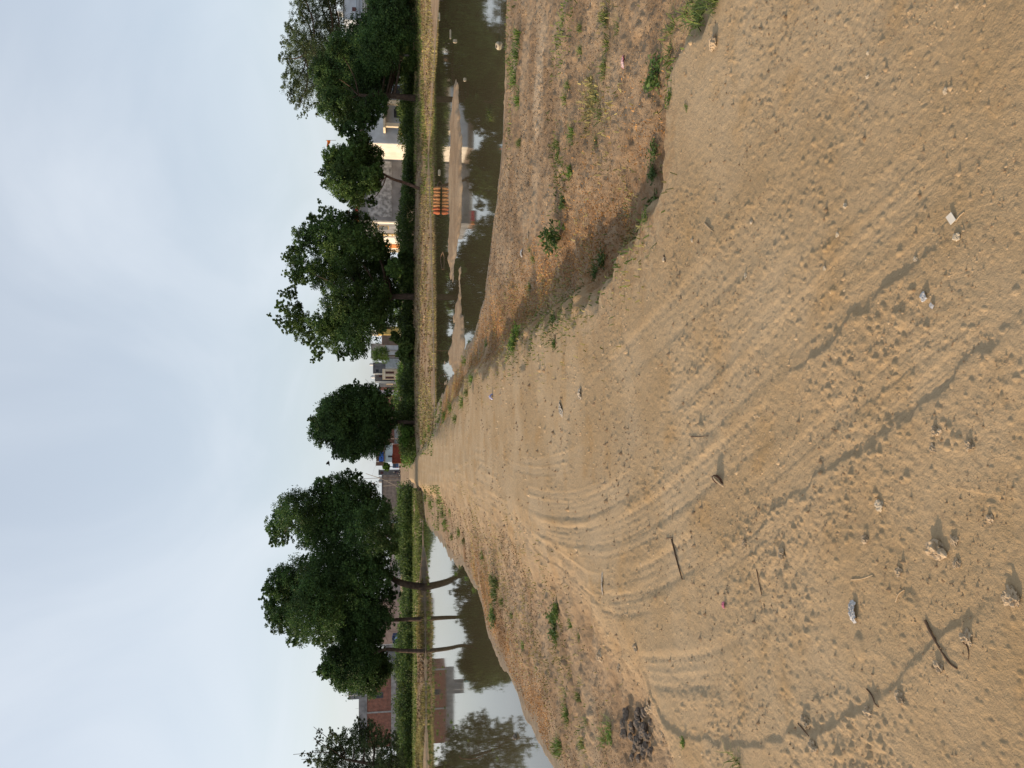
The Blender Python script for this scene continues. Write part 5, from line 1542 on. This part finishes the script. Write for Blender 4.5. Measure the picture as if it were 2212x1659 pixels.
def grass_tuft_mesh(n, H, Wd, lean, seed, m):
    rng = np.random.default_rng(seed)
    P = np.concatenate([rng.normal(size=(n, 2))*0.22, np.zeros((n, 1))], 1)
    me = blades_mesh("grass_tuft", P, H, Wd, rng, lean); me.materials.append(m); return me
T_PRO = [grass_tuft_mesh(46, 1.0, 0.055, 0.6, 310, GREENGRASS), grass_tuft_mesh(30, 1.0, 0.05, 0.9, 311, GREENGRASS), grass_tuft_mesh(60, 0.9, 0.05, 0.7, 312, WEED_B)]

def put(kind, px, y, w_px, label, group, v, hk=1.0, ax=1.0):
    p, u = upx(px, y)
    me = (W_PRO if kind == "weed" else T_PRO)[v]
    o_ = bpy.data.objects.new(kind if kind == "weed" else "grass_tuft", me); COL.objects.link(o_)
    r = w_px*u*0.92
    o_.location = (p.x, p.y, p.z-0.005); o_.scale = (r, r*ax, r*hk); o_.rotation_euler = (0, 0, px*1.3+y)
    return tag(o_, label, "weed" if kind == "weed" else "grass tuft", group)
put("weed", 1210, 514, 66, "big leafy green weed above the rusty dead weeds, largest on the right bank", None, 1, 0.8)
put("weed", 1416, 156, 62, "broad dark green weed at the foot of the track's right edge", None, 0, 0.7)
put("weed", 1300, 560, 60, "low sprawling green weed between the rusty dead weeds and the track", None, 3, 0.45)
put("weed", 1283, 590, 34, "small sprawling weed just beside the low sprawling green one", None, 3, 0.45)
put("weed", 1112, 742, 44, "bright green weed standing alone in the brown weeds by the track's right edge", None, 3, 0.8)
put("weed", 1120, 722, 34, "bright green weed overlapping the lone bright one by the track's right edge", None, 2, 0.8)
put("weed", 1199, 742, 26, "small green weed at the track's right border, nearer of two in a row", None, 3, 0.7)
put("weed", 1198, 690, 24, "thin greenish weed at the track's right border, farther of two in a row", None, 0, 0.6)
put("weed", 1394, 470, 40, "trailing green weed where the track's right edge turns away", None, 3, 0.5)
put("weed", 1390, 440, 50, "leafy green weed in the dip below the track's right edge", None, 0, 0.6)
put("weed", 1446, 217, 30, "broad leaved seedling on top of the track's right edge", None, 2, 0.5)
put("weed", 1482, 231, 16, "tiny yellow-green seedling on the smooth track near its right edge", None, 2, 0.5)
put("weed", 1416, 330, 34, "green weed hanging on the track's right edge near the muddy hollow", None, 0, 0.6)
put("weed", 1411, 375, 40, "spiky green weed on the track's right edge beside the dark shade", None, 1, 0.6)
put("weed", 1232, 371, 30, "fresh yellow-green weed on the muddy right bank", None, 2, 0.7)
put("weed", 1216, 435, 30, "greyish green weed beside the big leafy weed on the right bank", None, 0, 0.7)
put("weed", 1203, 338, 18, "little bright seedling on the right bank's pale strip", None, 2, 0.7)
put("weed", 1196, 1318, 44, "dark green clump on the left bank, nearer end of a row along the track", None, 3, 0.7)
put("weed", 1190, 1352, 50, "long green clump on the left bank, middle of a row along the track", None, 0, 0.6)
put("weed", 1192, 1376, 34, "green clump on the left bank, lower end of a row along the track", None, 3, 0.6)
put("weed", 1477, 1600, 18, "yellow-green seedling under the curved scarp", None, 2, 0.8)
put("weed", 1312, 1588, 40, "soft green weed at the head of the dark mud heap", None, 3, 0.5)
put("weed", 1066, 1338, 30, "green weed overhanging the left pond's shore", None, 0, 0.7)
GT = {"r": "grass tufts on the muddy right bank", "l": "grass tufts on the left bank", "w": "reed tufts standing in the ponds", "e": "grass tufts at the right edge of the track"}
for px, y, wd, v in ((1292,248,44,1),(1284,212,34,1),(1235,289,36,2),(1204,311,30,0),(1302,160,36,1),(1310,95,40,1),(1308,40,40,0),(1119,82,40,2),(1113,120,36,2),(1108,170,34,2),(1115,215,34,2),(1120,310,24,0),(1216,215,26,0),(1250,110,26,0),(1252,60,24,0),(1280,305,30,1),(1330,60,30,1),(1150,560,24,0),(1143,540,20,1),(1305,140,26,0),(1226,185,26,0),(1144,620,20,2)):
    put("grass_tuft", px, y, wd, "thin green grass tuft on the muddy bank of the right pond", GT["r"], v, 0.55)
for px, y, wd, v in ((1070,1262,40,0),(1068,1284,40,2),(1082,1300,26,0),(1226,1348,24,2),(1240,1376,18,2),(1215,1538,30,2),(1243,1505,28,0),(1218,1555,26,0),(1300,1600,40,1),(1125,1395,20,2),(1190,1618,40,0),(1200,1610,34,2),(1252,1610,30,0),(1310,1570,34,1),(1060,1320,24,2),(1062,1250,26,0),(990,1150,22,2),(1000,1170,20,0),(960,1130,18,2),(975,1160,18,0),(1040,1200,22,2),(1100,1330,20,0),(1212,1500,20,1),(1150,1440,18,1),(1260,1560,24,1)):
    put("grass_tuft", px, y, wd, "green grass tuft on the sloping bank of the left pond", GT["l"], v, 0.55)
for px, y, wd, v in ((1505,20,60,0),(1518,44,60,0),(1490,0,50,1),(1475,30,44,1),(1440,118,44,1),(1300,585,30,2),(1545,8,44,0),(1595,1646,44,1),(1450,60,40,1)):
    put("grass_tuft", px, y, wd, "long bladed grass tuft at the border of the track", GT["e"], v, 0.6)
for px, y, wd, v in ((960,900,26,2),(975,880,24,2),(985,905,24,0),(1000,870,26,2),(1010,850,24,0),(930,925,18,2),(945,910,18,0),(1020,820,26,2),(1002,780,22,0),(1048,745,18,2),(920,1075,18,2),(930,1088,18,2),(945,1085,20,0),(918,1060,14,0),(955,1110,18,2),(970,1105,16,2),(912,955,14,2),(920,940,14,2)):
    put("grass_tuft", px, y, wd, "yellow-green tuft on the far narrow verge of the track", "grass tufts on the far verges", v, 0.6)

# reeds standing in the water
def reed(px, y, w_px, v, hk=1.0):
    p = gz(px, y, W_Z); u = p.length/F_PX
    o_ = bpy.data.objects.new("reed_tuft", T_PRO[v]); COL.objects.link(o_)
    r = w_px*u*0.5
    o_.location = (p.x, p.y, W_Z-0.02); o_.scale = (r, r, r*hk); o_.rotation_euler = (0, 0, px*1.7+y)
    return tag(o_, "small reed tuft standing in the shallow water", "reed tuft", GT["w"])
rr = random.Random(5)
for px, y, wd, v in ((1058,245,34,1),(1062,258,30,1),(1030,205,16,1),(942,1640,14,0),(938,1655,12,1),(975,1560,14,2),(980,1572,12,2),(1012,1600,14,1),(985,1240,18,2),(1008,1250,20,2),(1024,1275,20,2),(994,1225,16,2),(965,1180,14,2),(1000,770,16,0),(1014,738,18,0),(968,1545,10,1),(1160,1612,22,1),(948,1480,10,0),(955,1500,10,1),(1075,1640,16,1),(1065,1620,14,1)):
    reed(px, y, wd, v, 0.9)
for k in range(46):
    y = 1120 + 530*k/45 + rr.uniform(-5, 5)
    reed(922+rr.uniform(0, 5)+(3 if y > 1500 else 0), y, rr.uniform(8, 15), rr.choice((0, 2)), 0.9)
for k in range(26):
    y = 1440 + 215*k/25 + rr.uniform(-4, 4)
    reed(935+rr.uniform(0, 30), y, rr.uniform(6, 13), rr.choice((0, 1, 2)), 0.8)

# things floating or stuck in the right pond
p = gz(1078, 99, W_Z); u = p.length/F_PX
t = thing("broken_pot", (p.x, p.y, W_Z-0.03), "pale broken clay pot half sunk at the near shore of the right pond", "pot")
bm = bmesh.new()
r = u*8
prof = [(0.35, -0.1), (.8, .15), (1, .5), (.95, .85), (.7, 1.08), (.62, 1.2)]
rings = [[bm.verts.new((r*q*math.cos(k*math.pi/9), r*q*math.sin(k*math.pi/9), r*z_*(1-0.25*max(0, math.sin(k*math.pi/9+4.2))*(z_ > .8)))) for k in range(18)] for q, z_ in prof]
for A, B in zip(rings, rings[1:]):
    for k in range(18): bm.faces.new((A[k], A[(k+1) % 18], B[(k+1) % 18], B[k]))
bm.faces.new(rings[0][::-1])
q = bm_obj("shell", bm, M_FOAM, t, smooth=True); q.modifiers.new("t", 'SOLIDIFY').thickness = 0.012
me = lump_mesh("mud_fill", r*.62, r*.62, r*.2, 400, .15); link("mud_fill", me, M_DARKB, t, (0, 0, r*.8))
def floater(px, y, wl, ww, hh, m, label, cat, name, rot=0.0):
    p = gz(px, y, W_Z); u = p.length/F_PX
    bm = bmesh.new(); add_box(bm, -wl*u/2, wl*u/2, -ww*u/2, ww*u/2, -0.02, hh*u)
    for v_ in bm.verts:
        if v_.co.z > 0: v_.co.x *= 0.75; v_.co.y *= 0.7
    bmesh.ops.bevel(bm, geom=bm.edges[:], offset=min(wl, ww)*u*0.15, segments=2, affect='EDGES')
    o_ = bm_obj(name, bm, m, None, loc=(p.x, p.y, W_Z)); o_.rotation_euler = (0, 0, rot)
    return tag(o_, label, cat, "rubbish floating in the right pond")
floater(983, 89, 8, 4, 4, M_FOAM, "wedge of white foam floating in the right pond", "foam piece", "foam_piece")
floater(973, 74, 22, 3, 1.5, M_FOAM, "pale floating lath beside the foam wedge in the right pond", "lath", "lath", 0.05)
floater(974, 340, 7, 3, 2, M_FOAM, "small white slab afloat beyond the long mud bar's upper half", "foam piece", "foam_piece")
floater(949, 373, 14, 3.5, 2.5, M_FOAM, "pale floating bottle-like piece between the far bank and the long mud bar", "float", "float_piece")
floater(1004, 172, 8, 4, 3, M_FOAM, "white scrap at the tip of the long mud bar", "foam piece", "foam_piece")
floater(949, 36, 18, 2.5, 1.5, M_FOAM, "thin pale lath floating near the far bank, farthest right", "lath", "lath", 0.02)
# row of sacks in the water
p0 = gz(953, 404, W_Z); p1 = gz(952, 463, W_Z)
for k in range(8):
    f = (k+.5)/8
    p = p0.lerp(p1, f); wdt = (p1-p0).length/8
    me = lump_mesh("sack", wdt*.56, wdt*.95, 0.23, 500+k, .16, 3, .5)
    o = link("sack", me, M_SACK if k < 6 else M_SACKR, None, (p.x, p.y, W_Z+0.16))
    o.rotation_euler = (0, 0, rr.uniform(-.2, .2))
    tag(o, ("tan sack in the row of bulging sacks lying in the right pond's far shallows" if k < 6 else "orange-red sack in the row of sacks lying in the right pond's far shallows"), "sack", "sacks in the right pond")
# bare branches sticking out of the water
def water_twig(pts, D_px, label, r=0.02):
    P = []
    for a, b, hgt in pts:
        q = gz(a, b, W_Z); P.append(q + Vector((0, 0, hgt)))
    bm = bmesh.new(); add_tube(bm, smooth_line(P, 2), r, 6)
    return tag(bm_obj("branch", bm, M_DWOOD, None, smooth=True), label, "branch", "bare branches standing in the ponds")
water_twig([(957, 832, -.05), (957, 829, .12), (957, 822, .20), (957, 814, .17), (957, 808, .02)], 0, "bent loop of bare branch arching out of the right pond near its tip", 0.018)
water_twig([(957, 836, -.03), (957, 834, .10), (957, 840, .16)], 0, "little forked branch beside the bent loop in the right pond", 0.012)
water_twig([(957, 758, -.05), (957, 757, .3), (957, 762, .36)], 0, "thin bare twig sticking up in the sky reflection of the right pond", 0.014)
water_twig([(950, 390, -.05), (950, 396, .1), (951, 404, .14)], 0, "bare stick leaning out of the row of sacks", 0.03)
water_twig([(957, 540, -.05), (955, 556, .10), (957, 582, .03)], 0, "thin pale branch lying in the water behind the second mud bar", 0.025)
water_twig([(1018, 1640, -.05), (1018, 1638, .28), (1018, 1632, .34)], 0, "single bare twig upright in the left pond", 0.012)
water_twig([(937, 1655, -.05), (937, 1654, .3), (936, 1640, .36)], 0, "pale snag with a crooked tip in the left pond's far half", 0.016)
o = lump("stone", 1108, 1592, 9, "dark stone poking out of the left pond near its shore", "stone", M_CLODG, 71, 1.3, 0.8)
o.location.z = W_Z + 0.02

# individual bushes on the far bank
def bush(y, D, hpx, wpx, label, m, n, seed):
    p = at(880, y, D); z = tz(p.x, D); u = D/F_PX
    rng = np.random.default_rng(seed)
    B = [(rng.normal()*wpx*u*.28, rng.normal()*wpx*u*.25, abs(rng.normal())*hpx*u*.3+hpx*u*.32, hpx*u*.36) for _ in range(7)]
    t_ = thing("bush", (p.x, D, z-.03), label, "bush", "bushes on the far bank")
    pts = cloud_points(B, n, rng, .4); pts[:, 2] = np.abs(pts[:, 2])
    V, Fc = leaf_quads(pts, .22, .13, rng); link("foliage", mesh_np("foliage", V, Fc), m, t_)
    bm = bmesh.new()
    for b in B: add_tube(bm, [(0, 0, -.05), (b[0]*.5, b[1]*.5, b[2]*.6), b[:3]], [.05, .035, .015], 5)
    bm_obj("stem", bm, BARK, t_)
bush(138, 59.6, 22, 24, "rounded dark green bush in front of the dense dark tree at the fence's end", HEDGE_LEAF, 2600, 61)
bush(735, 61.1, 34, 44, "big dark bush on the bank between the wide tree and the cream framed house", HEDGE_LEAF, 5000, 62)
bush(770, 61.8, 32, 36, "dark leafy bush left of the big dark bush on the bank", HEDGE_LEAF, 4200, 63)
bush(560, 61.1, 34, 40, "shaggy bush under the wide tree's right half", LEAF_MID, 4600, 64)
bush(1085, 106, 26, 40, "bright green topped bush left of the track's far end", LEAF_BRIGHT, 3600, 65)
bush(940, 63.2, 30, 40, "yellow-green bush between the round tree and the rusty shed", LEAF_BRIGHT, 3600, 66)
bush(1425, 106, 26, 30, "dark bush at the bushy tree's foot", HEDGE_LEAF, 3000, 67)
